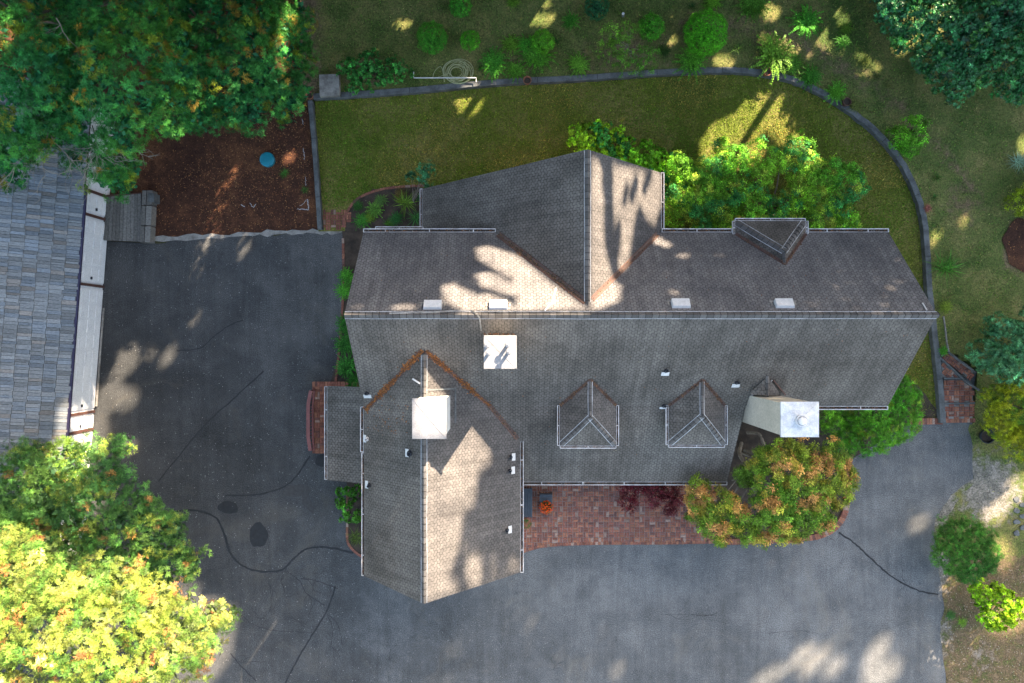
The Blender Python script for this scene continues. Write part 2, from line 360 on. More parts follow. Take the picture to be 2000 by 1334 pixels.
# garden height field outside the wall
wall_in = WP+[P(1843,900)[:2], (0,-6), P(620,445)[:2]]
def sm(a, b, x): t = min(1, max(0, (x-a)/(b-a))); return t*t*(3-2*t)
def gz(x, y):
    z = .24
    if x > 14: z = .24*sm(-3.6, -.5, y)
    if y > 10.5: z += (y-10.5)*.02
    return z
steps_poly = [P(a, b_, .2)[:2] for a, b_ in [(1836,692),(1858,684),(1912,728),(1906,760),(1904,792),(1904,830),(1836,830)]]
asph = [P(*p)[:2] for p in [(1500,860),(1696,828),(1898,828),(1903,880),(1904,937),(1882,955),(1860,971),(1845,992),(1833,1015),(1829,1045),(1835,1085),(1841,1130),(1849,1180),(1841,1240),(1853,1334)]]+[(17.2,-60),(0,-60)]
ex0, ex1, ey0, ey1, st = -8.2, 46, -30, 40, .25
V = []; C = []; idx = {}; F = []
def gcol(x, y):
    px = x/(S*(CAM_Z-.4))+1000; py = 667-y/(S*(CAM_Z-.4))
    d = g_ = s_ = 0.0
    if py < 330 or px > 1700: g_ = .25
    d = max(d, .75*math.exp(-((px-590)/45)**2)*(py < 260))
    d = max(d, .6*math.exp(-(((px-720)/90)**2+((py-140)/40)**2)), .55*math.exp(-(((px-1230)/160)**2+((py-105)/60)**2)), .45*math.exp(-(((px-1010)/110)**2+((py-110)/50)**2)))
    # dirt path running diagonally
    t = (px-1400)/520; pyl = 50+t*t*330 if px > 1400 else 50; d = max(d, .5*math.exp(-((py-pyl)/42)**2)*(px > 1330)*(px < 1900))
    if px > 1600 and py < 250: g_ = max(g_, .85*math.exp(-(((px-1650)/70)**2+((py-60)/90)**2)))
    g_ = max(g_, .6*math.exp(-(((px-1700)/40)**2+((py-110)/60)**2)))
    d = max(d, .55*math.exp(-(((px-1890)/60)**2+((py-390)/70)**2)))
    d = max(d, 1.0*math.exp(-(((px-1990)/30)**2+((py-480)/60)**2)))
    if py > 640 and px > 1780: g_ *= .3
    if py > 820: d = max(d, .35); s_ = max(s_, .95*math.exp(-(((px-1945)/70)**2+((py-960)/75)**2)))
    if py > 1090 and px > 1780: d = max(d, .62); s_ = max(s_, .62*math.exp(-((px-1842)/12)**2), .42*math.exp(-(((px-1930)/60)**2+((py-1290)/70)**2)))
    s_ = max(s_, .8*math.exp(-(((px-1850)/22)**2+((py-1000)/50)**2)))
    return (d, s_, g_)
nx = int((ex1-ex0)/st); ny = int((ey1-ey0)/st)
def vid(i, j):
    if (i, j) not in idx:
        x = ex0+i*st; y = ey0+j*st; idx[(i, j)] = len(V); V.append((x, y, gz(x, y)+.015*math.sin(x*3.1)*math.sin(y*2.3))); C.append(gcol(x, y))
    return idx[(i, j)]
for i in range(nx):
    for j in range(ny):
        x = ex0+(i+.5)*st; y = ey0+(j+.5)*st
        if (x > 22 or y > 14) and (i%1): continue
        if x < -7.4 and y < 9.2: continue
        if inpoly(x, y, wall_in) or inpoly(x, y, asph) or inpoly(x, y, steps_poly): continue
        if y < WP[0][1]-.1 and x < 6: continue
        if y < -3.05 and x < 16.9: continue
        F.append((vid(i,j), vid(i+1,j), vid(i+1,j+1), vid(i,j+1)))
sheet('mulch_bed', [(p[0], p[1]) for p in blob_(1998, 480, 38, 52)], gz(18.5, 3.5)+.035, MAT['mulch'])
# fine lip where sand meets asphalt
g = mk('garden_ground', V, F, MAT['garden'], col=np.array(C), prox=True); tag(g, kind='structure')
lip = [P(*p)[:2] for p in dpx[12:]]+[(17.1,-40)]
V = []; C = []; F = []
lipf = rough_edge(lip, .2, .03, closed=False)
for i, p in enumerate(lipf):
    V += [(p[0]-.04, p[1], .006), (p[0]+.45, p[1]+.12, .01)]; cc = gcol(*p); C += [(cc[0], min(1, cc[1]+.15), cc[2]), cc]
    if i: F.append((2*i-2, 2*i-1, 2*i+1, 2*i))
tag(mk('sand_edge', V, F, MAT['garden'], col=np.array(C)), kind='structure')
# soil beds
BZ = [.016]
def bed(name, px, z=None):
    BZ[0] += .004; z = BZ[0]
    return sheet(name, rough_edge([P(a, b)[:2] for a, b in px], .3, .03), z, MAT['soil'])
bed('flower_bed', [(676,452),(672,425),(690,395),(715,378),(750,368),(800,364),(860,372),(860,500),(690,500)])
bed('flower_bed', [(670,452),(700,452),(720,760),(640,760),(660,700),(668,600)])
bed('flower_bed', [(675,935),(740,935),(740,1100),(715,1092),(690,1078),(678,1060)])
bed('flower_bed', [(1380,900),(1662,880),(1656,940),(1654,1000),(1640,1028),(1600,1048),(1380,1056)])
bed('flower_bed', [(1400,700),(1780,740),(1776,822),(1662,900),(1400,950)])
bed('bare_dirt', [(1785,745),(1795,760),(1830,800),(1838,815),(1790,815)])
# island of grass by the brick kerb
sheet('grass_verge', [P(a, b)[:2] for a, b in [(1560,1044),(1600,1040),(1630,1022),(1646,995),(1650,930),(1655,880),(1640,880),(1630,990),(1560,1030)]], .024, MAT['lawn'])
# sealed cracks and oil stains
def ribbon(pts, w, z, wob=.008):
    pts = catmull([P(*p)[:2] for p in pts], 8); V = []; F = []
    for i, p in enumerate(pts):
        q = pts[min(i+1, len(pts)-1)]; o = pts[max(i-1, 0)]; dx, dy = q[0]-o[0], q[1]-o[1]; L = math.hypot(dx, dy) or 1
        ww = w*(.65+.5*rnd.random()); jx, jy = rnd.gauss(0, wob), rnd.gauss(0, wob)
        V += [(p[0]+jx-dy/L*ww/2, p[1]+jy+dx/L*ww/2, z), (p[0]+jx+dy/L*ww/2, p[1]+jy-dx/L*ww/2, z)]
        if i: F.append((2*i-1, 2*i-2, 2*i, 2*i+1)[::-1])
    return V, F
b = MB()
for pts, w in [([(335,1000),(380,997),(420,1010),(437,1040),(450,1080),(475,1106),(510,1116),(550,1113),(575,1090),(600,1072),(640,1069),(690,1080)], .085),
               ([(440,967),(490,967),(530,960),(570,940),(605,890)], .065),
               ([(310,940),(350,890),(400,830),(460,775),(515,725)], .06),
               ([(345,685),(390,680),(420,655),(450,635),(475,625)], .045),
               ([(655,1145),(640,1190),(610,1240),(580,1290),(558,1334),(540,1380)], .06),
               ([(560,1115),(585,1135),(600,1160),(635,1182)], .025), ([(588,1130),(620,1135),(660,1150)], .03),
               ([(640,1200),(660,1220),(668,1260)], .022), ([(470,1200),(500,1222),(540,1232),(610,1235)], .02), ([(490,1185),(505,1205)], .014),
               ([(450,1275),(470,1300),(500,1330)], .04), ([(465,1293),(520,1292)], .02),
               ([(1638,1040),(1670,1062),(1700,1090),(1740,1125),(1790,1152),(1832,1161)], .065), ([(1290,1200),(1345,1200),(1400,1202)], .01),
               ([(1350,1200),(1375,1203),(1400,1198)], .02), ([(1500,1237),(1560,1232),(1600,1238)], .012)]:
    V, F = ribbon(pts, w, .005); b.add(V, F)
tag(b.build('asphalt_crack_seal', MAT['tar']), kind='structure')
b = MB(); rc = random.Random(31)
def crack(x, y, a, n, w, dep):
    pts = [(x, y)]
    for k in range(n): a += rc.gauss(0, .38); x += math.cos(a)*5.5; y += math.sin(a)*5.5; pts.append((x, y))
    V = []; F = []; q = [P(*p)[:2] for p in pts]
    for i, p in enumerate(q):
        u = q[min(i+1, len(q)-1)]; o = q[max(i-1, 0)]; dx, dy = u[0]-o[0], u[1]-o[1]; L = math.hypot(dx, dy) or 1; ww = w*(1-i/len(q)*.7)*rc.uniform(.5, 1.4)
        V += [(p[0]-dy/L*ww, p[1]+dx/L*ww, .0065), (p[0]+dy/L*ww, p[1]-dx/L*ww, .0065)]
        if i: F.append((2*i, 2*i+1, 2*i-1, 2*i-2))
    b.add(V, F)
    if dep:
        for _ in range(2): i = rc.randint(2, n-1); crack(*pts[i], a+rc.choice((-1, 1))*rc.uniform(.5, 1.3), max(4, n//2), w*.7, dep-1)
for (x, y, a, n, w) in [(585,1120,.6,16,.010),(600,1160,1.2,16,.009),(500,1205,.3,18,.008),(640,1205,1.1,14,.009),(430,1000,-.6,9,.007),(455,1085,2.6,8,.007),(350,890,2.4,9,.007),(560,1110,2.0,12,.008),(1300,1200,0,22,.006),(1640,1042,2.6,8,.006),(1740,1126,-.5,10,.006),(545,960,-1.2,9,.007),(470,1290,.4,12,.008),(760,1290,-1.0,10,.005),(300,800,1.3,12,.005),(1080,1310,-1.4,9,.005)]:
    crack(x, y, a, n, w, 2)
tag(b.build('asphalt_cracks', MAT['tar']), kind='structure')
# pale dusty film and grit where water leaves the paving
def blob(cx, cy, rx, ry, seed, n=40, amp=.18, rot=0):
    r = random.Random(seed); ph = [r.random()*6.28 for _ in range(4)]; out = []
    for k in range(n):
        t = 2*math.pi*k/n; q = 1+amp*(.5*math.sin(2*t+ph[0])+.35*math.sin(3*t+ph[1])+.25*math.sin(5*t+ph[2])+.15*math.sin(9*t+ph[3]))
        x, y = rx*q*math.cos(t), ry*q*math.sin(t); out.append(P(cx+x*math.cos(rot)-y*math.sin(rot), cy+x*math.sin(rot)+y*math.cos(rot))[:2])
    return out
for c in [(446,991,19,13,1),(505,1045,17,26,4),(628,900,11,13,8)]:
    sheet('asphalt_patch', blob(*c, amp=.14), .004, MAT['tar'])
oil = simple('damp_stain', (.035,.035,.035), (.05,.05,.052), 9, .7, fine=26)
sheet('damp_stain', blob(578,958,26,12,9,amp=.3), .0035, oil); sheet('damp_stain', blob(600,978,9,24,5,amp=.35,rot=-.5), .003, oil)

# bricks -------------------------------------------------------
def bcol(r, warm=1.0):
    k = r.random(); c = (.22,.085,.06) if k < .45 else (.28,.12,.075) if k < .75 else (.16,.075,.062) if k < .93 else (.30,.2,.16)
    q = .75+.5*r.random(); return (c[0]*q*warm, c[1]*q, c[2]*q)
def brickfield(name, poly, z, rz=0, L=.2, gap=.02, seed=1, parent=None, h=.03):
    r = random.Random(seed); b = MB(); xs = [p[0] for p in poly]; ys = [p[1] for p in poly]
    cx, cy = sum(xs)/len(xs), sum(ys)/len(ys); rad = max(math.dist((cx,cy), p) for p in poly)
    n = int(rad/L)+2; ca, sa = math.cos(rz), math.sin(rz)
    for i in range(-n, n):
        for j in range(-n, n):
            for k in (0, 1):
                if (i+j)%2: lx, ly, dx, dy = (i+.5)*L, (j+.25+.5*k)*L, L-gap, L/2-gap
                else: lx, ly, dx, dy = (i+.25+.5*k)*L, (j+.5)*L, L/2-gap, L-gap
                x = cx+lx*ca-ly*sa; y = cy+lx*sa+ly*ca
                if inpoly(x, y, poly): b.box((x, y, z+h/2+r.random()*.004), (dx, dy, h), rz+r.gauss(0,.01), bcol(r))
    return b.build(name, MAT['brick'], parent)
grout = simple('pale_grout', (.46,.42,.40), (.28,.24,.22), 5, .95)
pat = [P(a, b)[:2] for a, b in [(1008,900),(1392,900),(1402,1057),(1120,1061),(1065,1065),(1040,1071),(1014,1079)]]
sheet('patio_bedding', pat, .03, grout, prox=True)
o = brickfield('patio', pat, .03, seed=3); tag(o, kind='structure')
def kerb(name, pts, z, label, w=.22, h=.12, zpix=.1, step=.105, tilt=0):
    p = catmull([P(a, b_, zpix)[:2] for a, b_ in pts], 10); r = random.Random(len(pts)); b = MB(); acc = 0; last = p[0]
    for i in range(1, len(p)):
        a, c = p[i-1], p[i]; L = math.dist(a, c); t = step-acc
        while t < L:
            x, y = a[0]+(c[0]-a[0])*t/L, a[1]+(c[1]-a[1])*t/L; an = math.atan2(c[1]-a[1], c[0]-a[0])
            b.box((x, y, z+h/2+r.random()*.01), (step-.012, w, h), an+r.gauss(0,.03), bcol(r, .95)); t += step
        acc = (acc+L)%step
    o = b.build(name, MAT['brick']); return tag(o, label, 'kerb')
kerb('brick_kerb', [(1400,1059),(1480,1057),(1560,1052),(1600,1047),(1632,1030),(1651,1000),(1656,960),(1657,920),(1661,888)], .0, 'curved red brick kerb around the orange tinted maple')
kerb('brick_kerb', [(1015,1080),(1040,1072),(1070,1066),(1150,1062),(1300,1061),(1395,1059)], .0, 'row of upright bricks edging the patio along the driveway', w=.12, h=.06)
kerb('brick_kerb', [(1776,824),(1810,823),(1843,823)], .0, 'short brick edging below the small lawn corner beside the steps', w=.24, h=.1)
kerb('brick_kerb', [(672,447),(672,425),(690,395),(712,380),(750,368),(800,363),(835,362)], .0, 'low brick edging curving round the northwest flower bed', w=.09, h=.05, step=.2)
kerb('brick_kerb', [(669,460),(670,520),(668,600),(662,680),(655,745)], .0, 'broken brick edging beside the ferns on the west wall', w=.09, h=.05, step=.2)
kerb('brick_kerb', [(678,945),(678,1010),(678,1056),(690,1076),(712,1092)], .0, 'brick edging of the small bed at the southwest wall', w=.09, h=.05, step=.2)
o = brickfield('brick_landing', [P(a, b)[:2] for a, b in [(630,414),(690,412),(676,446),(630,446)]], .012, seed=8); tag(o, kind='structure')

# retaining walls ----------------------------------------------
def path_wall(name, pts, w, z0, z1, mat, label, joints=True):
    V = []; F = []; r = random.Random(3)
    for i, p in enumerate(pts):
        q = pts[min(i+1, len(pts)-1)]; o = pts[max(i-1, 0)]; dx, dy = q[0]-o[0], q[1]-o[1]; L = math.hypot(dx, dy)
        nx_, ny_ = -dy/L*w/2, dx/L*w/2; j = r.gauss(0, .006)
        for s, z in ((1, z0), (1, z1-.015), (.9, z1), (-.9, z1), (-1, z1-.015), (-1, z0)):
            V.append((p[0]+nx_*s+j, p[1]+ny_*s+j, z))
        if i:
            a = (i-1)*6; F += [(a+k, a+6+k, a+7+k, a+1+k) for k in range(5)]
    F += [(0,1,2,3,4,5), tuple(range(len(V)-1, len(V)-7, -1))]
    o = mk(name, V, F, mat); tag(o, label, 'wall'); acc = 0; nj = 1.3
    for i in range(1, len(pts)):
        acc += math.dist(pts[i-1], pts[i])
        if acc > nj:
            nj += 2.4; dx, dy = pts[i][0]-pts[i-1][0], pts[i][1]-pts[i-1][1]; L = math.hypot(dx, dy); jn = MB()
            jn.bar((pts[i][0]-dy/L*w*.505, pts[i][1]+dx/L*w*.505, z1-.008), (pts[i][0]+dy/L*w*.505, pts[i][1]-dx/L*w*.505, z1-.008), .018, .024); jn.build('joint', MAT['tar'], o)
    return o
path_wall('retaining_wall', WP, .22, -.02, WZ, MAT['concrete'], 'long curved concrete retaining wall between the lawn and upper garden')
path_wall('retaining_wall', catmull([P(a, b, WZ)[:2] for a, b in [(605,196),(612,270),(618,350),(625,447)]], 6), .18, -.02, WZ, MAT['concrete'], 'straight concrete wall between the bark mulch and lawn')
b = MB(); x0, y0, _ = P(623,144,.55); x1, y1, _ = P(662,186,.55); b.box(((x0+x1)/2, (y0+y1)/2, .24), (x1-x0, y0-y1, .5), .03); 
tag(b.build('concrete_block', MAT['concrete_light']), 'square mossy concrete block behind the corner of the retaining wall', 'block')

# brick steps at right ------------------------------------------
st_ = root('garden_steps', P(1870,760,.2), 'brick garden steps with concrete edges climbing beside the retaining wall', 'steps')
for (px, z, rz, sd) in [([(1846,790),(1902,790),(1900,818),(1846,818)], .05, 0, 1), ([(1844,742),(1878,742),(1898,757),(1902,786),(1846,786)], .11, 0, 2),
                        ([(1840,707),(1876,737),(1842,737)], .17, -.7, 3), ([(1838,694),(1860,690),(1903,722),(1897,742),(1850,706)], .22, -.68, 4)]:
    pl = [P(a, b_, z+.03)[:2] for a, b_ in px]; MB().prism(pl[::-1], -.02, z, None).build('step', MAT['concrete_light'], st_)
    brickfield('tread', pl, z, rz, seed=sd, parent=st_)
MB().prism(steps_poly[::-1] if 0 else steps_poly, -.1, .03).build('base', MAT['concrete'], st_)
b = MB()
for a, c, z in [((1844,788),(1903,787),.13), ((1842,739),(1880,739),.19), ((1834,697),(1882,741),.24), ((1880,741),(1912,762),.24), ((1852,688),(1905,728),.29)]:
    b.bar(P(*a, z), P(*c, z), .06, .1)
b.build('edging', MAT['concrete'], st_)
path_wall('garden_edging', [P(a, b_, .3)[:2] for a, b_ in [(1843,618),(1846,640),(1850,670),(1854,690)]], .04, .1, .32, MAT['concrete_light'], 'thin pale edging strip beside the gable tip on the right')
kerb('brick_kerb', [(1846,822),(1870,822),(1906,821)], .0, 'bottom brick edging at the foot of the garden steps', w=.16, h=.05)

# ------------------------------------------------------------------ house
H = root('house', (3.5, -.8, 0), 'large steep roofed house with grey brown shingles, dormers and three chimneys', 'house')
ZR, YR = 7.67, .78
PN = (ZR+1.06*YR, 0, -1.06); PS = (ZR-1.05*YR, 0, 1.05)
YK = -2.14; ZK = ZR+1.05*(YK-YR); PX = (ZK-.78*YK, 0, .78)
PNW = (7.3-.942*2.26, .942, 0); PNE = (7.3+1.0075*2.26, -1.0075, 0)
PSW = (6.6+.982*2.71, .982, 0); PSE = (6.6-1.01*2.71, -1.01, 0)
def zat(pl, x, y): return pl[0]+pl[1]*x+pl[2]*y
def roof(name, pts, pl, mat, parent=H, th=.11, sub=None):
    """a shingled slab on plane pl; pts are plan corners, counter-clockwise"""
    up = [(x, y, zat(pl, x, y)) for x, y in pts]; n = len(up)
    V = up+[(x, y, z-th) for x, y, z in up]
    g = Vector((pl[1], pl[2])); gl = g.length; gd = g/gl; sl = math.sqrt(1+gl*gl)
    uv = [(x*-gd.y+y*gd.x, (x*gd.x+y*gd.y)*sl) for x, y, z in V]
    F = [tuple(range(n)), tuple(range(2*n-1, n-1, -1))]+[(i, n+i, n+(i+1)%n, (i+1)%n) for i in range(n)]
    o = mk(name, V, F, mat, parent, uv=uv, prox=True); return o
XW, XE = -4.93, 12.5
roof('roof', [(XW, YR),(XE, YR),(XE, 3.62),(XW, 3.62)], PN, MAT['sh_north_lifted'])
roof('roof', [(XW, YK),(XE, YK),(XE, YR),(XW, YR)], PS, MAT['sh_shade_warmed'])
roof('roof', [(-1.5,-5.06),(7.77,-5.06),(7.77,YK),(-1.5,YK)], PX, MAT['sh_shade_warmed'])
roof('roof', [(-3.26,2.0),(2.26,1.0),(2.26,5.74),(-3.26,5.56)], PNW, MAT['sh_shade_warmed'])
roof('roof', [(2.26,1.0),(4.96,2.5),(4.96,5.62),(2.26,5.74)], PNE, MAT['sh_sun_toned'])
roof('roof', [(-4.97,-7.86),(-2.71,-8.07),(-2.71,-.2),(-4.97,-2.2)], PSW, MAT['sh_shade_warmed'])
roof('roof', [(-2.71,-8.07),(.28,-7.98),(.28,-3.2),(-2.71,-.2)], PSE, MAT['sh_sun_toned'])
# walls
def house_walls():
    b = MB(); d = .22
    def prof_x(x0, x1, prof):    # profile in (y, z), extruded along x
        n = len(prof); b.add([(x0, y, z) for y, z in prof]+[(x1, y, z) for y, z in prof],
              [tuple(range(n)), tuple(range(2*n-1, n-1, -1))]+[(i, n+i, n+(i+1)%n, (i+1)%n) for i in range(n)])
    def prof_y(y0, y1, prof):
        n = len(prof); b.add([(x, y0, z) for x, z in prof]+[(x, y1, z) for x, z in prof],
              [tuple(range(n)), tuple(range(2*n-1, n-1, -1))]+[(i, n+i, n+(i+1)%n, (i+1)%n) for i in range(n)])
    prof_x(XW+.35, XE-.35, [(-1.8,-.05),(3.28,-.05),(3.28,zat(PN,0,3.28)-d),(YR,ZR-.3),(-1.8,zat(PS,0,-1.8)-d)])
    prof_x(-1.2, 7.4, [(-4.5,-.05),(-1.7,-.05),(-1.7,zat(PS,0,-1.7)-.35),(-4.5,zat(PX,0,-4.5)-d)])
    prof_y(1.5, 5.2, [(-2.85,-.05),(4.6,-.05),(4.6,zat(PNE,4.6,0)-d),(2.26,7.0),(-2.85,zat(PNW,-2.85,0)-d)])
    prof_y(-7.6, -1.0, [(-4.6,-.05),(-.1,-.05),(-.1,zat(PSE,-.1,0)-d),(-2.71,6.3),(-4.6,zat(PSW,-4.6,0)-d)])
    b.build('wall', MAT['wallpaint'], H)
house_walls()
# ridge caps: rows of bent overlapping tiles, with the pale strips beside them
def ridge(a, b_, pls, w=.13, step=.2, strips=True, parent=H):
    a = Vector(a); b_ = Vector(b_); d = b_-a; L = d.length; d.normalize(); n = max(2, int(L/step)); m = MB(); r = random.Random(int(L*100))
    sd = Vector((d.y, -d.x, 0)).normalized(); sds = []
    for s, pl in ((1, pls[0]), (-1, pls[1])):
        q = sd*s; dz = pl[1]*q.x+pl[2]*q.y; v = Vector((q.x, q.y, dz)); v.normalize(); sds.append(v)
    for i in range(n):
        p0 = a+d*(L*i/n); p1 = a+d*(L*(i+1)/n+.02); h0 = .02; h1 = .045; j = r.gauss(0,.006)
        q = .7+.55*r.random(); c = (.12*q,.113*q,.11*q)
        V = [p0+sds[0]*(w+j)+Vector((0,0,h0)), p0+Vector((0,0,h0+.02)), p0+sds[1]*(w+j)+Vector((0,0,h0)),
             p1+sds[0]*(w+j)+Vector((0,0,h1)), p1+Vector((0,0,h1+.02)), p1+sds[1]*(w+j)+Vector((0,0,h1))]
        V += [v-Vector((0,0,.04)) for v in V]
        m.add(V, [(0,1,4,3),(1,2,5,4),(3,4,10,9),(4,5,11,10),(0,3,9,6),(2,8,11,5),(0,6,7,1),(1,7,8,2)], c)
        for A_, B_ in ((V[3],V[4]),(V[4],V[5])): m.bar(A_+d*.006-Vector((0,0,.004)), B_+d*.006-Vector((0,0,.004)), .016, .02, col=(.04,.038,.036))
    o = mk('ridge_cap', m.V, m.F, MAT['captile'], parent, col=np.array(m.C))
    if strips:
        s = MB(); r2 = random.Random(3)
        for v in sds:
            k = max(2, int(L/1.1)); pp = [a+d*(L*i/k)+v*(w+.025+r2.gauss(0,.006))+Vector((0,0,.035)) for i in range(k+1)]
            for i in range(k): s.bar(pp[i], pp[i+1], .017, .014)
        s.build('ridge_strip', MAT['strip'], parent)
    return o
ridge((XW,YR,ZR), (XE+.02,YR,ZR), (PS,PN))
ridge((2.26,5.72,7.3), (2.26,1.05,7.3), (PNW,PNE), w=.1)
ridge((-2.71,-8.05,6.6), (-2.71,-.42,6.6), (PSE,PSW), w=.1)
# gutters
def gutter(a, b_, out, parent=H, w=.11, mat='gutter', debris=True, seed=1):
    """white trough along an eave from a to b_; out is the plan direction away from the roof"""
    a = Vector(a); b_ = Vector(b_); o = Vector((out[0], out[1], 0)).normalized(); m = MB(); d = (b_-a).normalized(); L = (b_-a).length
    z = Vector((0,0,1)); lo = a+o*.01; hi = b_+o*.01
    m.bar(lo+o*.008-z*.05, hi+o*.008-z*.05, .012, .10); m.bar(lo+o*w-z*.045, hi+o*w-z*.045, .024, .11)
    m.bar(lo+o*(w/2)-z*.098, hi+o*(w/2)-z*.098, w, .012)
    for e_ in (lo, hi): m.bar(e_+o*0-z*.045, e_+o*w-z*.045, .02, .1)
    k = max(1, int(L/1.25))
    for i in range(k): p = lo+(hi-lo)*((i+.5)/k); m.bar(p-z*.0+o*0, p+o*w, .03, .012)
    g_ = m.build('gutter', MAT[mat], parent)
    if debris:
        r = random.Random(seed); q = MB(); q.bar(lo+o*(w*.5)-z*.075, hi+o*(w*.5)-z*.075, w-.035, .02, col=(.045,.035,.028))
        for i in range(int(L*26)):
            t = r.random(); p = lo+(hi-lo)*t+o*(w*(.15+.6*r.random()))-z*(.02+.03*r.random())
            c = r.choice([(.10,.05,.03),(.06,.04,.03),(.16,.08,.04),(.04,.035,.03),(.2,.18,.16)]); an = r.random()*6; e = .02+.03*r.random()
            q.add([p+Vector((e*math.cos(an),e*math.sin(an),0)), p+Vector((-e*math.sin(an),e*math.cos(an),.01)), p-Vector((e*math.cos(an),e*math.sin(an),0))], [(0,1,2)], c)
        mk('gutter_debris', q.V, q.F, MAT['litter'], g_, col=np.array(q.C))
    return g_
ZE = zat(PN,0,3.62)
gutter((XW,3.62,ZE), (-.55,3.62,ZE), (0,1)); gutter((4.98,3.62,ZE), (7.30,3.62,ZE), (0,1)); gutter((9.78,3.62,ZE), (XE,3.62,ZE), (0,1))
gutter((8.88,YK,ZK), (XE,YK,ZK), (0,-1)); gutter((.33,-5.06,zat(PX,0,-5.06)), (7.77,-5.06,zat(PX,0,-5.06)), (0,-1))
gutter((-3.26,5.56,zat(PNW,-3.26,0)), (-3.26,3.7,zat(PNW,-3.26,0)), (-1,0), w=.08)
gutter((4.96,5.62,zat(PNE,4.96,0)), (4.96,3.66,zat(PNE,4.96,0)), (1,0), w=.09)
gutter((-4.97,-2.2,zat(PSW,-4.97,0)), (-4.97,-3.7,zat(PSW,-4.97,0)), (-1,0), w=.1); gutter((-4.95,-3.74,zat(PSW,-4.97,0)-.02), (-4.95,-7.86,zat(PSW,-4.97,0)-.02), (-1,0), w=.08)
gutter((.28,-3.32,zat(PSE,.28,0)), (.28,-7.98,zat(PSE,.28,0)), (1,0), w=.1)
gutter((-4.75,3.9,3.4), (-3.1,3.9,3.4), (0,1), w=.08)
# porch roof on the west wall
PP = (3.3+.5*5.0, .5, 0)
roof('porch_roof', [(-6.63,-4.98),(-4.7,-4.98),(-4.7,-1.6),(-6.63,-1.6)], PP, MAT['sh_shade_warmed'])
gutter((-6.63,-1.62,zat(PP,-6.63,0)), (-6.63,-4.96,zat(PP,-6.63,0)), (-1,0), w=.09)
b = MB()
for y in (-1.9,-4.7): MB().box((-6.4,y,1.2), (.12,.12,2.4)).build('porch_post', MAT['white'], H)
# valleys: brown metal with fallen needles
LIT = []
def valley(p, q, pa, pb, w=.1, mat='valley', litter=0, spread=.09, cols=None, parent=H, seed=1):
    """p, q: plan points of the valley line; pa, pb planes each side"""
    V = []; F = []; d = Vector((q[0]-p[0], q[1]-p[1])).normalized(); n = Vector((-d.y, d.x)); K = 10
    for i in range(K+1):
        t = i/K; x = p[0]+(q[0]-p[0])*t; y = p[1]+(q[1]-p[1])*t
        for s in (-1, 0, 1):
            xx, yy = x+n.x*w*s, y+n.y*w*s; V.append((xx, yy, max(zat(pa,xx,yy), zat(pb,xx,yy))+.012))
        if i: a = (i-1)*3; F += [(a,a+3,a+4,a+1),(a+1,a+4,a+5,a+2)]
    mk('valley_flashing', V, F, MAT[mat], parent)
    s = MB()
    for sgn in (-1, 1):
        e = []
        for t in (0, 1):
            x = p[0]+(q[0]-p[0])*t+n.x*w*sgn; y = p[1]+(q[1]-p[1])*t+n.y*w*sgn; e.append((x, y, max(zat(pa,x,y), zat(pb,x,y))+.015))
        s.bar(e[0], e[1], .02, .03)
    s.build('valley_edge', MAT['trim'], parent)
    r = random.Random(seed); L = math.dist(p, q)
    cols = cols or [(.34,.14,.04),(.26,.10,.03),(.18,.08,.035),(.10,.055,.03)]
    for i in range(int(litter*L)):
        t = r.random()
        if r.random() > .25+.9*abs(math.sin(t*7+seed*1.3))**2: continue
        k = r.gauss(0, spread*.45*(.4+.9*abs(math.sin(t*7+seed*1.3)))); x = p[0]+(q[0]-p[0])*t+n.x*k; y = p[1]+(q[1]-p[1])*t+n.y*k
        LIT.append((x, y, max(zat(pa,x,y), zat(pb,x,y))+.022+r.random()*.02, .018+.025*r.random(), r.random()*6.28, r.choice(cols)))
def isect(pa, pb, y=None, x=None):
    if y is not None: return ((pb[0]-pa[0]+(pb[2]-pa[2])*y)/(pa[1]-pb[1]), y)
    return (x, (pb[0]-pa[0]+(pb[1]-pa[1])*x)/(pa[2]-pb[2]))
brn = [(.14,.085,.05),(.09,.06,.04),(.2,.12,.07),(.05,.04,.03)]
valley(isect(PN,PNW,y=3.55), isect(PN,PNW,x=2.2), PN, PNW, .085, litter=130, cols=brn, seed=2)
valley(isect(PN,PNE,y=3.55), isect(PN,PNE,x=2.4), PN, PNE, .07, litter=20, cols=brn, seed=3)
valley(isect(PS,PSW,x=-4.9), isect(PS,PSW,x=-2.75), PS, PSW, .06, litter=420, seed=4)
pk = isect(PS,PSE,y=YK)
valley(isect(PS,PSE,x=-2.65), pk, PS, PSE, .06, litter=330, seed=5); valley(pk, isect(PX,PSE,x=.2), PX, PSE, .06, litter=50, cols=brn, seed=6)
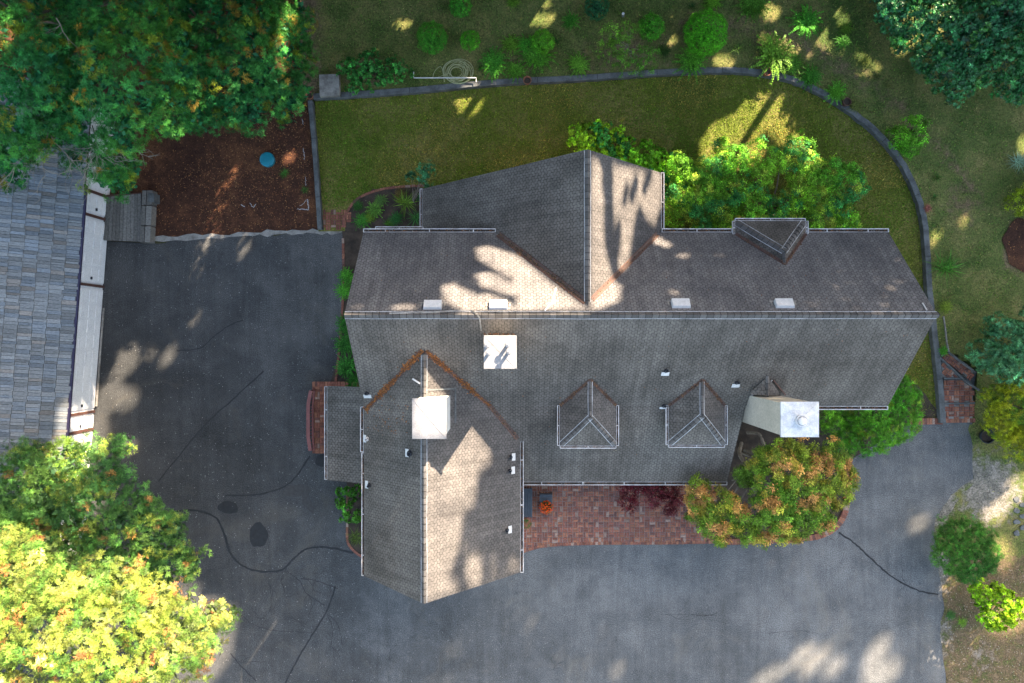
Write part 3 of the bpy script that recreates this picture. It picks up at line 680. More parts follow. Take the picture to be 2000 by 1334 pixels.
# dormers
def dormer(x0, x1, yf, zf, xr, zr, yh, base, ydir, mat1='sh_shade_warmed', mat2='sh_sun_toned', litter=True, seed=1):
    """hipped dormer: eaves x0..x1 at height zf, front eave yf, ridge at xr/zr ending at yh, dying into plane base; ydir -1 faces south"""
    D = bpy.data.objects.new('dormer', None); COL.objects.link(D); D.parent = H
    sW = (zr-zf)/(xr-x0); sE = (zr-zf)/(x1-xr); sF = (zr-zf)/abs(yf-yh)
    pW = (zf-sW*x0, sW, 0); pE = (zf+sE*x1, -sE, 0); pF = (zf+sF*abs(yf)*1.0, 0, sF) if ydir < 0 else (zf+sF*yf, 0, -sF)
    ya = (zr-base[0])/base[2]
    yb = (zf-base[0])/base[2]
    def ccw(p): 
        a = sum(p[i][0]*p[(i+1)%len(p)][1]-p[(i+1)%len(p)][0]*p[i][1] for i in range(len(p))); return p if a > 0 else p[::-1]
    roof('dormer_roof', ccw([(x0,yf),(xr,yh),(xr,ya),(x0,yb)]), pW, MAT[mat1], D, .07)
    roof('dormer_roof', ccw([(x1,yf),(xr,yh),(xr,ya),(x1,yb)]), pE, MAT[mat2], D, .07)
    roof('dormer_roof', ccw([(x0,yf),(x1,yf),(xr,yh)]), pF, MAT[mat1], D, .07)
    ins = .12; b = MB(); yw = yf-ydir*ins; b.box(((x0+x1)/2, (yw+yb)/2, (zf+zf-1.5)/2-.08), (x1-x0-2*ins, abs(yw-yb), 1.5)); b.build('dormer_wall', MAT['siding'], D)
    b = MB(); b.box(((x0+x1)/2, yw+ydir*.012, zf-.55), (.9, .03, .65)); b.build('dormer_window', MAT['glass'], D)
    if ydir < 0:
        ridge((xr,ya,zr), (xr,yh,zr), (pW,pE), w=.07, parent=D)
        ridge((x0+.03,yf+.03,zf), (xr,yh,zr), (pF,pW), w=.085, parent=D); ridge((x1-.03,yf+.03,zf), (xr,yh,zr), (pE,pF), w=.085, parent=D)
    else:
        ridge((xr,yh,zr), (xr,ya,zr), (pW,pE), w=.07, strips=False, parent=D)
        ridge((x0+.03,yf-.03,zf), (xr,yh,zr), (pF if 0 else pW,pF), w=.11, parent=D); ridge((x1-.03,yf-.03,zf), (xr,yh,zr), (pE,pF) if 0 else (pF,pE), w=.11, parent=D)
    gutter((x0,yf,zf), (x1,yf,zf), (0,ydir), D, .075, seed=seed)
    gutter((x0,yf,zf), (x0,yb,zf), (-1,0), D, .075, seed=seed+1); gutter((x1,yf,zf), (x1,yb,zf), (1,0), D, .075, seed=seed+2)
    valley((x0,yb), (xr,ya), base, pW, .035, litter=130 if litter else 30, spread=.05, cols=brn, parent=D, seed=seed)
    valley((x1,yb), (xr,ya), base, pE, .035, litter=130 if litter else 30, spread=.05, cols=brn, parent=D, seed=seed+5)
    return D
dormer(1.60, 3.46, -3.46, 4.62, 2.51, 5.56, -2.42, PS, -1, seed=11)
dormer(5.21, 7.07, -3.43, 4.62, 6.10, 5.56, -2.38, PS, -1, seed=21)
dormer(7.40, 9.72, 3.99, 4.72, 8.62, 5.9, 2.87, PN, 1, 'sh_shade_warmed', 'sh_shade_warmed', False, seed=31)
# chimneys
def chimney(x0, x1, y0, y1, z0, z1, mat, capmat, over=.05, hipz=.06, fl=True):
    c = MB(); c.box(((x0+x1)/2, (y0+y1)/2, (z0+z1)/2), (x1-x0-2*over, y1-y0-2*over, z1-z0)); C_ = c.build('chimney', MAT[mat], H, prox=True)
    k = MB(); z = z1+.004; V = [(x0,y0,z),(x1,y0,z),(x1,y1,z),(x0,y1,z)]+[(x0,y0,z+.07),(x1,y0,z+.07),(x1,y1,z+.07),(x0,y1,z+.07)]
    cx, cy = (x0+x1)/2, (y0+y1)/2; V += [(cx, cy, z+.07+hipz)]
    k.add(V, [(3,2,1,0),(0,1,5,4),(1,2,6,5),(2,3,7,6),(3,0,4,7),(4,5,8),(5,6,8),(6,7,8),(7,4,8)])
    for a, b_ in ((4,8),(5,8),(6,8),(7,8)):
        k.bar(Vector(V[a])+Vector((0,0,.002)), Vector(V[b_])+Vector((0,0,.002)), .012, .014)
    cap = k.build('cap', MAT[capmat], C_, prox=True); return C_
c1 = chimney(-2.89,-1.90,-2.82,-1.65, 4.4, 7.95, 'white', 'capwhite', over=.06, hipz=.04)
b = MB(); b.bar((-1.80,-1.45,zat(PSE,-1.8,0)+.03), (-1.80,-2.6,zat(PSE,-1.8,0)+.03), .05, .03); b.bar((-2.7,-1.5,6.6), (-1.8,-1.5,zat(PSE,-1.8,0)+.03), .05, .03); b.build('flashing', MAT['concrete'], H)
zc = 8.6; k = S*(CAM_Z-zc)
c2 = chimney(-55*k, 9*k, -53*k, 12*k, 5.0, zc-.08, 'white', 'capwhite', over=.05, hipz=.03)
b = MB()
for px, py in ((992,673),(994,687),(952,674),(955,689)):
    x, y = (px-1000)*k, -(py-667)*k
    b.lathe((x, y, zc-.02), [(.05,0),(.05,.30),(.052,.32)], 14); b.lathe((x, y, zc+.30), [(.085,0),(.088,.02),(.07,.05),(.02,.075),(.01,.08)], 16)
    b.build('flue', MAT['capwhite'], c2); b = MB()
c3 = chimney(7.76, 8.86, -2.76, -1.74, 0.2, 8.02, 'siding', 'cap', over=.04, hipz=.07)
b = MB(); b.lathe((8.30,-2.27,8.1), [(.155,0),(.155,.16),(.165,.17),(.165,.2),(.14,.2),(.13,.17),(.12,.17),(.12,.24),(.10,.26),(.03,.28)], 24); b.build('flue', MAT['whitemetal'], c3)
b = MB()
for i in range(14):
    t = i/14; y = -2.71+1.0*t; b.box((7.797, y, 4.3), (.012, .012, 7.4))
b.build('siding_batten', MAT['siding'], c3)
# cricket behind the east chimney
cz = zat(PS,0,-1.15); cr = (cz-.55*8.15, .55, 0)
roof('cricket_roof', [(7.72,-1.72),(8.15,-1.72),(8.15,-1.12),(7.72,-1.62)], (cz-.75*8.15+.06, .75, 0), MAT['sh_shade_warmed'], th=.04)
roof('cricket_roof', [(8.15,-1.72),(8.62,-1.72),(8.62,-1.62),(8.15,-1.12)], (cz+.75*8.15+.06, -.75, 0), MAT['sh_sun_toned'], th=.04)
ridge((8.15,-1.1,cz+.06), (8.15,-1.72,cz+.06), ((0,.75,0),(0,-.75,0)), w=.06, strips=False)
for a, c in (((1465,775),(1508,743)), ((1511,743),(1534,771))):
    MB().bar(onP(*a,PS,.03), onP(*c,PS,.03), .035, .03).build('flashing', MAT['whitemetal' if a[0] < 1500 else 'trim'], H)
# roof vents and pipes
def box_vent(px, py):
    x, y, z = onP(px, py, PN, .07); an = math.atan(1.06); m = MB()
    def q(lx, ly, lz): return (x+lx, y-ly*math.cos(an)-lz*0+lz*math.sin(an), z+ly*math.sin(an)+lz*math.cos(an))
    w, h = .28, .15
    V = [q(-w,-h,-.06), q(w,-h,-.06), q(w,h,-.06), q(-w,h,-.06), q(-w*.93,-h,.08), q(w*.93,-h,.08), q(w*.93,h,.05), q(-w*.93,h,.05)]
    m.add(V, [(0,1,2,3),(7,6,5,4),(0,4,5,1),(1,5,6,2),(2,6,7,3),(3,7,4,0)]); v = m.build('roof_vent', MAT['whitemetal'], H)
    f = MB(); f.bar(q(-w-.12,-h-.01,-.04), q(w+.12,-h-.01,-.04), .03, .05); f.bar(q(-w-.07,-h,-.05), q(-w-.07,0,-.05), .05, .02); f.bar(q(w+.07,-h,-.05), q(w+.07,0,-.05), .05, .02)
    f.build('vent_flange', MAT['concrete_light'], v)
for p in ((845,596),(973,596),(1330,593),(1532,593)): box_vent(*p)
def pipe_vent(px, py, pl, dn, r=.045, dark=True):
    """dn: downhill plan direction; the pale flashing shows on that side"""
    x, y, z = onP(px, py, pl); m = MB(); d = Vector((dn[0], dn[1])); n = Vector((-d.y, d.x))
    pts = [(d*a+n*b_) for a, b_ in ((.015,-.125),(.135,-.125),(.135,.125),(.015,.125))]
    V = [(x+p.x, y+p.y, zat(pl, x+p.x, y+p.y)+.015) for p in pts]; V += [(a, b_, c+.015) for a, b_, c in V]
    m.add(V, [(3,2,1,0),(4,5,6,7),(0,1,5,4),(1,2,6,5),(2,3,7,6),(3,0,4,7)]); f = m.build('vent_flashing', MAT['whitemetal'], H)
    t = MB(); t.lathe((x-d.x*.03, y-d.y*.03, z-.05), [(r*1.6,0),(r*1.5,.12),(r,.16),(r,.34),(r*.7,.34),(r*.7,.25)], 14); t.build('vent_pipe', MAT['darkmetal' if dark else 'whitemetal'], f)
for p in ((1300,726),(1438,749),(1296,794)): pipe_vent(*p, PS, (0,-1))
for p in ((717,770),): pipe_vent(*p, PS, (0,-1))
pipe_vent(716,857,PSW,(-1,0),.05,False); pipe_vent(799,885,PSW,(-1,0),.065); pipe_vent(720,947,PSW,(-1,0))
for p in ((999,893),(998,919),(992,1035)): pipe_vent(*p, PSE, (1,0))
# loose straps on the roof
b = MB(); pts = [onP(a, b_, PN, .07) for a, b_ in [(760,612),(840,610),(905,606),(920,606)]]+[(P(932,613,7.8))]+[onP(a, b_, PS, .05) for a, b_ in [(937,622),(940,646)]]
for i in range(len(pts)-1): b.bar(pts[i], pts[i+1], .045, .02)
b.build('strap', MAT['concrete_light'], H)
b = MB(); pts = [onP(a, b_, PN, .05) for a, b_ in [(1086,563),(1078,590),(1064,607)]]
for i in range(2): b.bar(pts[i], pts[i+1], .04, .02)
b.build('strap', MAT['whitemetal'], H)
MB().bar(onP(806,740,PSW,.05), onP(820,749,PSW,.08), .05, .02).build('strap', MAT['whitemetal'], H)
MB().bar((XE-.25,.92,zat(PN,0,.92)+.05), (XE-.25,1.15,zat(PN,0,1.15)+.05), .03, .02).build('strap', MAT['whitemetal'], H)
# leaves scattered on the roofs
r = random.Random(77)
def scatter_roof(n, x0, x1, y0, y1, pl, cols, s=.03):
    for _ in range(n):
        px, py = r.uniform(x0, x1), r.uniform(y0, y1); x, y, z = onP(px, py, pl, .015); LIT.append((x, y, z, s*(.5+r.random()), r.random()*6.28, r.choice(cols)))
org = [(.24,.11,.05),(.18,.09,.05),(.12,.07,.045),(.3,.26,.2)]
scatter_roof(130, 700, 1800, 640, 780, PS, org, .02); scatter_roof(50, 1050, 1400, 800, 930, PX, org, .018); scatter_roof(110, 716, 800, 770, 850, PSW, org, .028)
scatter_roof(60, 720, 1000, 480, 600, PN, org, .018); scatter_roof(80, 945, 1005, 651, 656, PS, org, .03); scatter_roof(50, 1300, 1740, 480, 600, PN, org, .018)
V = []; F = []; C = []
for (x, y, z, s, a, c) in LIT:
    n = len(V); ca, sa = math.cos(a)*s, math.sin(a)*s
    V += [(x+ca, y+sa, z), (x-sa*.5, y+ca*.5, z+.01), (x-ca, y-sa, z), (x+sa*.5, y-ca*.5, z+.006)]; F.append((n, n+1, n+2, n+3)); C += [c]*4
o = mk('leaf_litter', V, F, MAT['litter'], col=np.array(C)); tag(o, kind='stuff')

# ------------------------------------------------------------------ garage
GA = Vector(P(165,362,2.55)); GB = Vector(P(126,885,2.55)); gd = (GB-GA).normalized(); gn = Vector((-gd.y, gd.x, 0))   # gn points east (towards house)
if gn.x < 0: gn = -gn
G = root('garage', (GA.x-3, (GA.y+GB.y)/2, 0), 'long white garage with grey wooden shake roof at the left edge', 'garage')
slope = .42
def gp(u, w, h=0): """u metres along the eave from its north end, w metres west of it"""; p = GA+gd*u-gn*w; return Vector((p.x, p.y, 2.55+w*slope+h))
u0, u1, wmax = -3.5, (GB-GA).length+4.5, 7.4
b = MB(); r = random.Random(9); b.add([gp(u0,0,-.03),gp(u1,0,-.03),gp(u1,wmax,-.03),gp(u0,wmax,-.03)]+[gp(u0,0,-.12),gp(u1,0,-.12),gp(u1,wmax,-.12),gp(u0,wmax,-.12)],
      [(3,2,1,0),(4,5,6,7),(0,1,5,4),(1,2,6,5),(2,3,7,6),(3,0,4,7)], (.05,.055,.05))
row = .40
for i in range(int(wmax/row)):
    u = u0+r.random()*.2; w0 = i*row-.02
    while u < u1:
        wd = .08+.09*r.random(); q = .8+.7*r.random(); t = r.random()
        c = (.155*q, .165*q, .172*q) if t < .6 else (.14*q, .16*q, .182*q) if t < .92 else (.17*q, .16*q, .15*q)
        j = r.gauss(0, .014); a = [gp(u+.006,w0+j,.045), gp(u+wd-.006,w0+j,.045), gp(u+wd-.006,w0+row+.1,.012), gp(u+.006,w0+row+.1,.012)]
        b.add([Vector(p) for p in a]+[p-Vector((0,0,.04)) for p in a], [(3,2,1,0),(0,1,5,4),(1,2,6,5),(3,0,4,7)], c)
        u += wd
b.build('roof', MAT['shake'], G, prox=True)
b = MB(); b.add([gp(u0,wmax,0),gp(u1,wmax,0),gp(u1,wmax+6,-.42*12),gp(u0,wmax+6,-.42*12)], [(0,1,2,3)], (.15,.15,.14)); mk('roof', b.V, b.F, MAT['shake'], G, col=np.array(b.C))
OV = .40
def wp(u, h, out=0): p = GA+gd*u-gn*(OV-out); return Vector((p.x, p.y, h))
b = MB(); b.add([wp(u0,-.05),wp(u1,-.05),wp(u1,2.58),wp(u0,2.58)], [(0,1,2,3),(3,2,1,0)][:1])
wv = [wp(u0+.3,-.05), wp(u1-.3,-.05)]; wb = [p-gn*12 for p in wv]
MB().prism([p[:2] for p in (wv[0], wv[1], wb[1], wb[0])], -.05, 2.5).build('wall', MAT['garage'], G)
def gu(py, z=1.3):   # photo row on the wall face -> metres along the wall
    y = -(py-667)*S*(CAM_Z-z); return (y-GA.y)/gd.y
def gpanel(name, pa, pb, h0, h1, out, mat, parent=G, th=.03):
    a, c = gu(pa), gu(pb); m = MB(); A = wp(a,(h0+h1)/2,out); B_ = wp(c,(h0+h1)/2,out); m.bar(A, B_, th, h1-h0); return m.build(name, MAT[mat], parent)
for i, (pa, pb, name) in enumerate([(381,416,'door'),(428,551,'garage_door'),(564,803,'garage_door'),(818,843,'door'),(852,900,'garage_door')]):
    d_ = gpanel(name, pa, pb, .02, 2.15, .02, 'garage')
    rows = 4; ncol = max(1, int((pb-pa)/28)); m = MB(); a, c = gu(pa), gu(pb)
    for j in range(rows):
        for k_ in range(ncol):
            m.bar(wp(a+(c-a)*(k_+.12)/ncol, .28+j*.53, .042), wp(a+(c-a)*(k_+.88)/ncol, .28+j*.53, .042), .012, .36)
    m.build('door_panel', MAT['garage'], d_)
    MB().box(tuple(wp(c-.15, 1.0, .07)), (.06,.1,.05)).build('handle', MAT['darkmetal'], d_)
for py in (376,422,557,811,847):
    gpanel('trim', py-2.6, py+2.6, 0, 2.42, .03, 'trim', th=.06)
m = MB(); m.bar(wp(gu(600),.05,.12), wp(gu(800),.05,.12), .06, .05); m.build('sill', MAT['concrete_light'], G)
m = MB(); m.bar(gp(0,0,-.02)+gn*.05, gp((GB-GA).length+1,0,-.02)+gn*.05, .09, .08)
gg = m.build('gutter', MAT['darkgutter'], G)
m = MB()
for py in range(400, 890, 66):
    y = -(py-667)*S*28.5; u = (y-GA.y)/gd.y; m.bar(gp(u,.04,.03), gp(u,-.1,.03), .015, .012)
m.build('bracket', MAT['whitemetal'], gg)
# wooden deck beside it
D = root('wooden_deck', P(248,425), 'weathered grey plank deck ramp between the garage and the mulch', 'deck')
b = MB(); r = random.Random(4)
A, B_, C_, D_ = [Vector(P(*p, .3)) for p in ((203,385),(276,378),(276,472),(196,469))]
n = 11
for i in range(n):
    t0, t1 = i/n, (i+.93)/n; q = .7+.5*r.random(); c = (.17*q,.165*q,.155*q)
    V = [A.lerp(B_,t0), A.lerp(B_,t1), D_.lerp(C_,t1), D_.lerp(C_,t0)]; b.add(V+[v-Vector((0,0,.04)) for v in V], [(3,2,1,0),(4,5,6,7),(0,1,5,4),(1,2,6,5),(2,3,7,6),(3,0,4,7)], c)
b.build('planking', MAT['plank'], D)
b = MB(); a0 = P(280,372,.42); a1 = P(290,372,.42)
for k_, (xa, xb) in enumerate(((278,286),(287.5,298))):
    for (ya, yb) in ((372,400),(402,440),(442,473)):
        q = .6+.5*r.random(); b.prism([P(*p, .42)[:2] for p in ((xa-(ya-372)*.05,ya),(xa-(yb-372)*.05,yb),(xb-(yb-372)*.05,yb),(xb-(ya-372)*.05,ya))], .0, .42+.01*k_, (.2*q,.19*q,.175*q))
b.build('edge_board', MAT['plank'], D)
b = MB(); b.prism([P(a, b_, .3)[:2] for a, b_ in ((197,400),(196,468),(292,471),(298,374),(205,380))], -.02, .25); b.build('frame', MAT['trim'], D)
o = sheet('damp_stain', [P(a, b_)[:2] for a, b_ in ((196,472),(226,474),(226,482),(198,482))], .004, oil)
# metal box behind the deck
MB().box(tuple(P(301,388,.25)), (.22,.34,.5)).build('x', MAT['concrete']); o = bpy.data.objects['x']; o.name = 'utility_box'; tag(o, 'small grey utility box behind the edge of the wooden deck', 'box')

# ------------------------------------------------------------------ porch step and railing
o = brickfield('porch_step_bricks', [P(a, b_, .25)[:2] for a, b_ in ((610,746),(700,746),(700,885),(610,885))], .22, seed=6)
o.name = 'tread'; PS_ = root('porch_step', P(640,815), 'raised red brick porch step under the small west roof', 'step'); loc = o.location.copy(); o.parent = PS_; o.location = loc-PS_.location
MB().prism([P(a, b_, .22)[:2] for a, b_ in ((610,885),(700,885),(700,746),(610,746))], -.02, .22).build('base', MAT['terracotta'], PS_)
RL = root('porch_railing', P(612,815), 'dull red wooden bench railing curving along the brick porch step', 'railing')
pts = [P(*p, .85) for p in ((607,763),(602,790),(602,852),(606,880))]
b = MB()
for i in range(3): b.bar(pts[i], pts[i+1], .13, .05)
b.build('top_rail', MAT['redwood'], RL)
b = MB(); b2 = MB(); low = [P(*p, .5) for p in ((614,763),(611,790),(611,852),(613,880))]
for i in range(3):
    b2.bar(low[i], low[i+1], .07, .05)
    k_ = int(math.dist(pts[i], pts[i+1])/.12)
    for j in range(k_+1):
        t = j/max(1,k_); a = Vector(pts[i]).lerp(Vector(pts[i+1]), t); c = Vector((a.x+.03, a.y, .2)); b.bar(c, a-Vector((0,0,.03)), .03, .03, up=(0,1,0))
b.build('baluster', MAT['redwood'], RL); b2.build('lower_rail', MAT['redwood'], RL)

# ------------------------------------------------------------------ patio furniture, pots, garden things
def chrys(px, py, name, lab):
    t = root(name, P(px, py, .03), lab, 'potted plant'); x, y, _ = P(px, py, .3)
    MB().lathe((x, y, .065), [(.14,0),(.2,.38),(.21,.4),(.19,.4)], 18).build('pot', MAT['terracotta'], t)
    return t, x, y
b_ = root('garden_bench', P(1029,985), 'dark slate bench against the wall at the west end of patio', 'bench')
x0, y0, _ = P(1016,954,.5); x1, y1, _ = P(1040,1010,.5); cx, cy = (x0+x1)/2, (y0+y1)/2; w, d = x1-x0, y0-y1
m = MB()
for i in range(5): m.box((x0+w*(i+.5)/5, cy, .5), (w/5-.012, d, .035))
m.build('seat', MAT['navy'], b_)
for sx in (-1, 1):
    for sy in (-1, 1): MB().box((cx+sx*(w/2-.05), cy+sy*(d/2-.06), .27), (.05,.05,.43)).build('leg', MAT['navy'], b_)
MB().box((cx, cy, .43), (w-.06, d-.06, .06)).build('frame', MAT['navy'], b_)
t_ = root('garden_chair', P(1066,978), 'dark slate garden chair on the patio behind the orange flowers', 'chair')
x0, y0, _ = P(1054,964,.45); x1, y1, _ = P(1078,998,.45); cx, cy = (x0+x1)/2, (y0+y1)/2; w, d = x1-x0, y0-y1
m = MB()
for i in range(4): m.box((cx, y1+d*(i+.5)/4, .45), (w, d/4-.01, .03))
m.build('seat', MAT['navy'], t_)
m = MB(); m.box((cx, y0+.01, .62), (w, .03, .3)); m.build('backrest', MAT['navy'], t_)
for sx in (-1, 1):
    for sy in (-1, 1): MB().box((cx+sx*(w/2-.02), cy+sy*(d/2-.03), .24), (.04,.04,.42)).build('leg', MAT['navy'], t_)
def pot_only(px, py, zb, r_, lab, mat='terracotta'):
    x, y, _ = P(px, py, zb+.25); t = root('flower_pot', (x, y, zb), lab, 'pot', None)
    MB().lathe((x, y, zb), [(r_*.7,0),(r_,.26),(r_*1.06,.27),(r_*1.06,.3),(r_*.93,.3),(r_*.85,.2)], 20).build('pot', MAT[mat], t)
    MB().lathe((x, y, zb+.2), [(r_*.84,0),(r_*.84,.01)], 16).build('soil', MAT['soil'], t)
    return t
pot_only(605,187,.05,.14,'empty terracotta pot at the top left corner of retaining wall')
pot_only(1030,157,.28,.15,'terracotta pot on the wall below the tall ferns')
pot_only(1499,140,.28,.15,'dark brown pot on the curved wall under the large spreading fern')
pot_only(1654,199,.28,.15,'round dark pot on the outer bend of the curved wall', 'trim')
pot_only(1928,852,.05,.27,'large dark nursery tub half under the yellow green shrub', 'darkmetal')
# hose
pts = []; r = random.Random(6); cx, cy = P(893,141,.28)[:2]
for i in range(330):
    t = i*.22; R_ = .48+.1*math.sin(i*.013*3)+.03*math.sin(t*.37)-.15*(i/330); ox = .09*math.sin(i*.021); pts.append((cx+ox+R_*math.cos(t), cy+.05*math.cos(i*.03)+R_*.86*math.sin(t), .27+.0004*i+.01*math.sin(t*3)))
tail = catmull([pts[-1], P(858,150,.3), P(846,152,.28), P(850,138,.28), P(862,131,.28), P(868,160,.31)], 6)
tag(MB().tube(pts+tail, .011, 6).build('garden_hose', MAT['hose']), 'coiled pale green garden hose on the garden above the wall', 'hose')
b = MB(); b.tube([P(808,139,.3),P(808,152,.3),P(930,152,.43),P(930,160,.43)], .022, 8); tag(b.build('water_pipe', MAT['white']), 'bent white plastic pipe lying across the coiled hose', 'pipe')
b = MB(); b.tube([P(1217,32,.2), P(1217,27,.75)], .045, 12); b.lathe(P(1217,27,.75), [(.052,0),(.052,.03)], 12)
tag(b.build('marker_post', MAT['white']), 'short white plastic post among the shrubs near the top', 'post')
lid = root('tank_lid', P(521,311), 'round teal plastic septic lid on the bark mulch', 'lid'); x, y, _ = P(521,311,.2)
MB().lathe((x, y, -.02), [(.27,0),(.27,.16),(.285,.17),(.285,.2),(.24,.225),(.12,.245),(.03,.25)], 32).build('cover', MAT['teal'], lid)
b = MB()
for k_ in range(4): b.box((x+.255*math.cos(k_*1.57+.5), y+.255*math.sin(k_*1.57+.5), .19), (.03,.03,.02))
b.build('bolt', MAT['darkmetal'], lid)
b = MB()
for pts_, w in [([(580,408),(592,409),(603,410)], .035), ([(603,410),(602,400),(600,389)], .045), ([(586,402),(594,396),(600,389)], .02), ([(592,290),(594,300),(595,312)], .03), ([(596,345),(597,355),(597,362)], .02),
             ([(590,232),(592,244)], .02), ([(470,400),(478,404)], .03), ([(488,396),(494,404),(500,398)], .03)]:
    V, F = ribbon(pts_, w, .004, .012); b.add(V, F)
tag(b.build('spray_paint_marks', MAT['paint_white']), kind='structure')
b = MB()
for i in range(7):
    b.prism(blob(1985+(i%2)*12, 975+i*11, 6, 5, i, 9, .3), .0, .04)
tag(b.build('stepping_stones', MAT['concrete']), kind='structure')

# ------------------------------------------------------------------ foliage
def kite(d, l, w, up, base=(0,0,0), droop=0.0, fold=.15):
    d = np.array(d, float); d /= np.linalg.norm(d); b = np.array(base, float); s = np.cross(d, up); s /= (np.linalg.norm(s)+1e-9); u = np.cross(s, d)
    m = b+d*l*.45+u*l*fold*.3; t = b+d*l-u*l*droop
    return [b, m-s*w/2, t, m+s*w/2]
def proto_fan(rg, nb=8, nsub=4):
    V = []
    for i in range(nb):
        a = 2*math.pi*(i+rg.random()*.6)/nb; el = rg.uniform(-.1, 1.1); d = np.array([math.cos(a)*math.cos(el), math.sin(a)*math.cos(el), math.sin(el)])
        L = rg.uniform(.65, 1.0); up = np.array([0,0,1.0])+rg.normal(0,.2,3); s = np.cross(d, up); s /= np.linalg.norm(s)
        for k in range(nsub):
            t = (k+.5)/nsub*.75
            for sg in (-1, 1):
                dd = d+s*sg*.75+rg.normal(0,.12,3); V.append(kite(dd, L*.34*(1.1-t*.6), .038, up, d*L*t))
        V.append(kite(d, L, .045, up, droop=.1))
    return np.array(V)
def proto_rosette(rg, n=9, w=.32):
    V = []
    for i in range(n):
        a = 2*math.pi*i/n+rg.random()*.5; el = rg.uniform(.0, .9); d = (math.cos(a)*math.cos(el), math.sin(a)*math.cos(el), math.sin(el)); V.append(kite(d, rg.uniform(.7,1), w, (0,0,1), droop=.15, fold=-.1))
    return np.array(V)
def proto_small(rg, n=22, s=.42):
    V = []
    for i in range(n):
        b = rg.normal(0, .45, 3); b[2] = abs(b[2])*.7; d = rg.normal(0,1,3); d[2] = abs(d[2])*.4+.1; V.append(kite(d, s*rg.uniform(.7,1.2), s*.6, (0,0,1)+rg.normal(0,.3,3), b))
    return np.array(V)
def proto_palm(rg, n=7):      # maple leaf clump: small flat leaves tilted about the horizontal
    V = []
    for i in range(16):
        b = rg.normal(0,.5,3); b[2] *= .35
        for k in range(3):
            a = rg.random()*6.28; d = (math.cos(a), math.sin(a), rg.normal(0,.25)); V.append(kite(d, .36, .17, (0,0,1), b))
    return np.array(V)
def proto_fern(rg, n=11):
    V = []
    for i in range(n):
        a = 2*math.pi*(i+rg.random()*.5)/n; L = rg.uniform(.75, 1.0); h = rg.uniform(.25,.5); K = 11; prev = None
        for k in range(K):
            t = (k+.6)/K; p = np.array([math.cos(a)*L*t, math.sin(a)*L*t, h*math.sin(t*2.4)]); d = np.array([math.cos(a), math.sin(a), h*math.cos(t*2.4)*1.5]); s = np.array([-math.sin(a), math.cos(a), 0])
            wl = .20*math.sin(min(1, t*1.3+.15)*math.pi*.93)+.03
            for sg in (-1, 1): V.append(kite(s*sg+d*.35, wl, .085, (0,0,1), p))
    return np.array(V)
def proto_blade(rg, n=26):
    V = []
    for i in range(n):
        a = rg.random()*6.28; el = rg.uniform(.3,1.3); d = (math.cos(a)*math.cos(el), math.sin(a)*math.cos(el), math.sin(el)); V.append(kite(d, rg.uniform(.7,1.1), .03, (0,0,1), rg.normal(0,.05,3)*(1,1,0), droop=.35))
    return np.array(V)
PROTO = {}
_rg = np.random.default_rng(1)
for nm, fn, k in (('fan', proto_fan, 5), ('rosette', proto_rosette, 5), ('small', proto_small, 5), ('maple', proto_palm, 5), ('fern', proto_fern, 4), ('blade', proto_blade, 3)):
    PROTO[nm] = [fn(_rg) for _ in range(k)]
def proto_sword(rg, n=13):
    V = []
    for i in range(n):
        a = 2*math.pi*(i+rg.random()*.6)/n; L = rg.uniform(.7, 1.05); h = rg.uniform(.3,.55); K = 13
        for k in range(K):
            t = (k+.6)/K; p = np.array([math.cos(a)*L*t, math.sin(a)*L*t, h*math.sin(t*2.4)]); s = np.array([-math.sin(a), math.cos(a), 0]); d = np.array([math.cos(a), math.sin(a), h*math.cos(t*2.4)*1.5])
            wl = .105*math.sin(min(1, t*1.1+.2)*math.pi*.9)+.02
            for sg in (-1, 1): V.append(kite(s*sg+d*.3, wl, .075, (0,0,1), p))
    return np.array(V)
PROTO['fern'] = [proto_sword(_rg) for _ in range(6)]
PROTO['bigleaf'] = [proto_rosette(_rg, 8, .42) for _ in range(4)]
PROTO['lance'] = [proto_rosette(_rg, 12, .16) for _ in range(4)]
def place(kind, pos, nrm, size, cols, rg):
    """clusters of kind at pos (n,3) facing nrm; returns V, F, C"""
    Vs, Cs = [], []; pr = PROTO[kind]; n = len(pos); pick = rg.integers(0, len(pr), n)
    z = nrm/np.linalg.norm(nrm, axis=1, keepdims=True); h = rg.normal(0,1,(n,3)); x = np.cross(h, z); x /= np.linalg.norm(x, axis=1, keepdims=True)+1e-9; y = np.cross(z, x)
    M = np.stack([x, y, z], axis=1)*size[:, None, None]
    for k, p in enumerate(pr):
        s = np.where(pick == k)[0]
        if len(s) == 0: continue
        v = p.reshape(-1, 3); w = np.einsum('mi,nij->nmj', v, M[s])+pos[s][:, None, :]
        c = np.repeat(cols[s][:, None, :], len(v), axis=1)*np.exp(rg.normal(-.06, .36, (len(s), len(v)//4, 1))).repeat(4, axis=1)
        Vs.append(w.reshape(-1, 3)); Cs.append(c.reshape(-1, 3))
    V = np.concatenate(Vs); F = np.arange(len(V)).reshape(-1, 4); return V, F, np.concatenate(Cs)
def lump(p, f, seed):     # cheap smooth 3-D noise in 0..1
    q = p*f+seed*7.3
    return .5+.25*(np.sin(q[:,0]*1.7+1.3*np.sin(q[:,1]*1.1+q[:,2]))+np.sin(q[:,1]*1.9+1.1*np.sin(q[:,0]*1.3-q[:,2]*.7)))
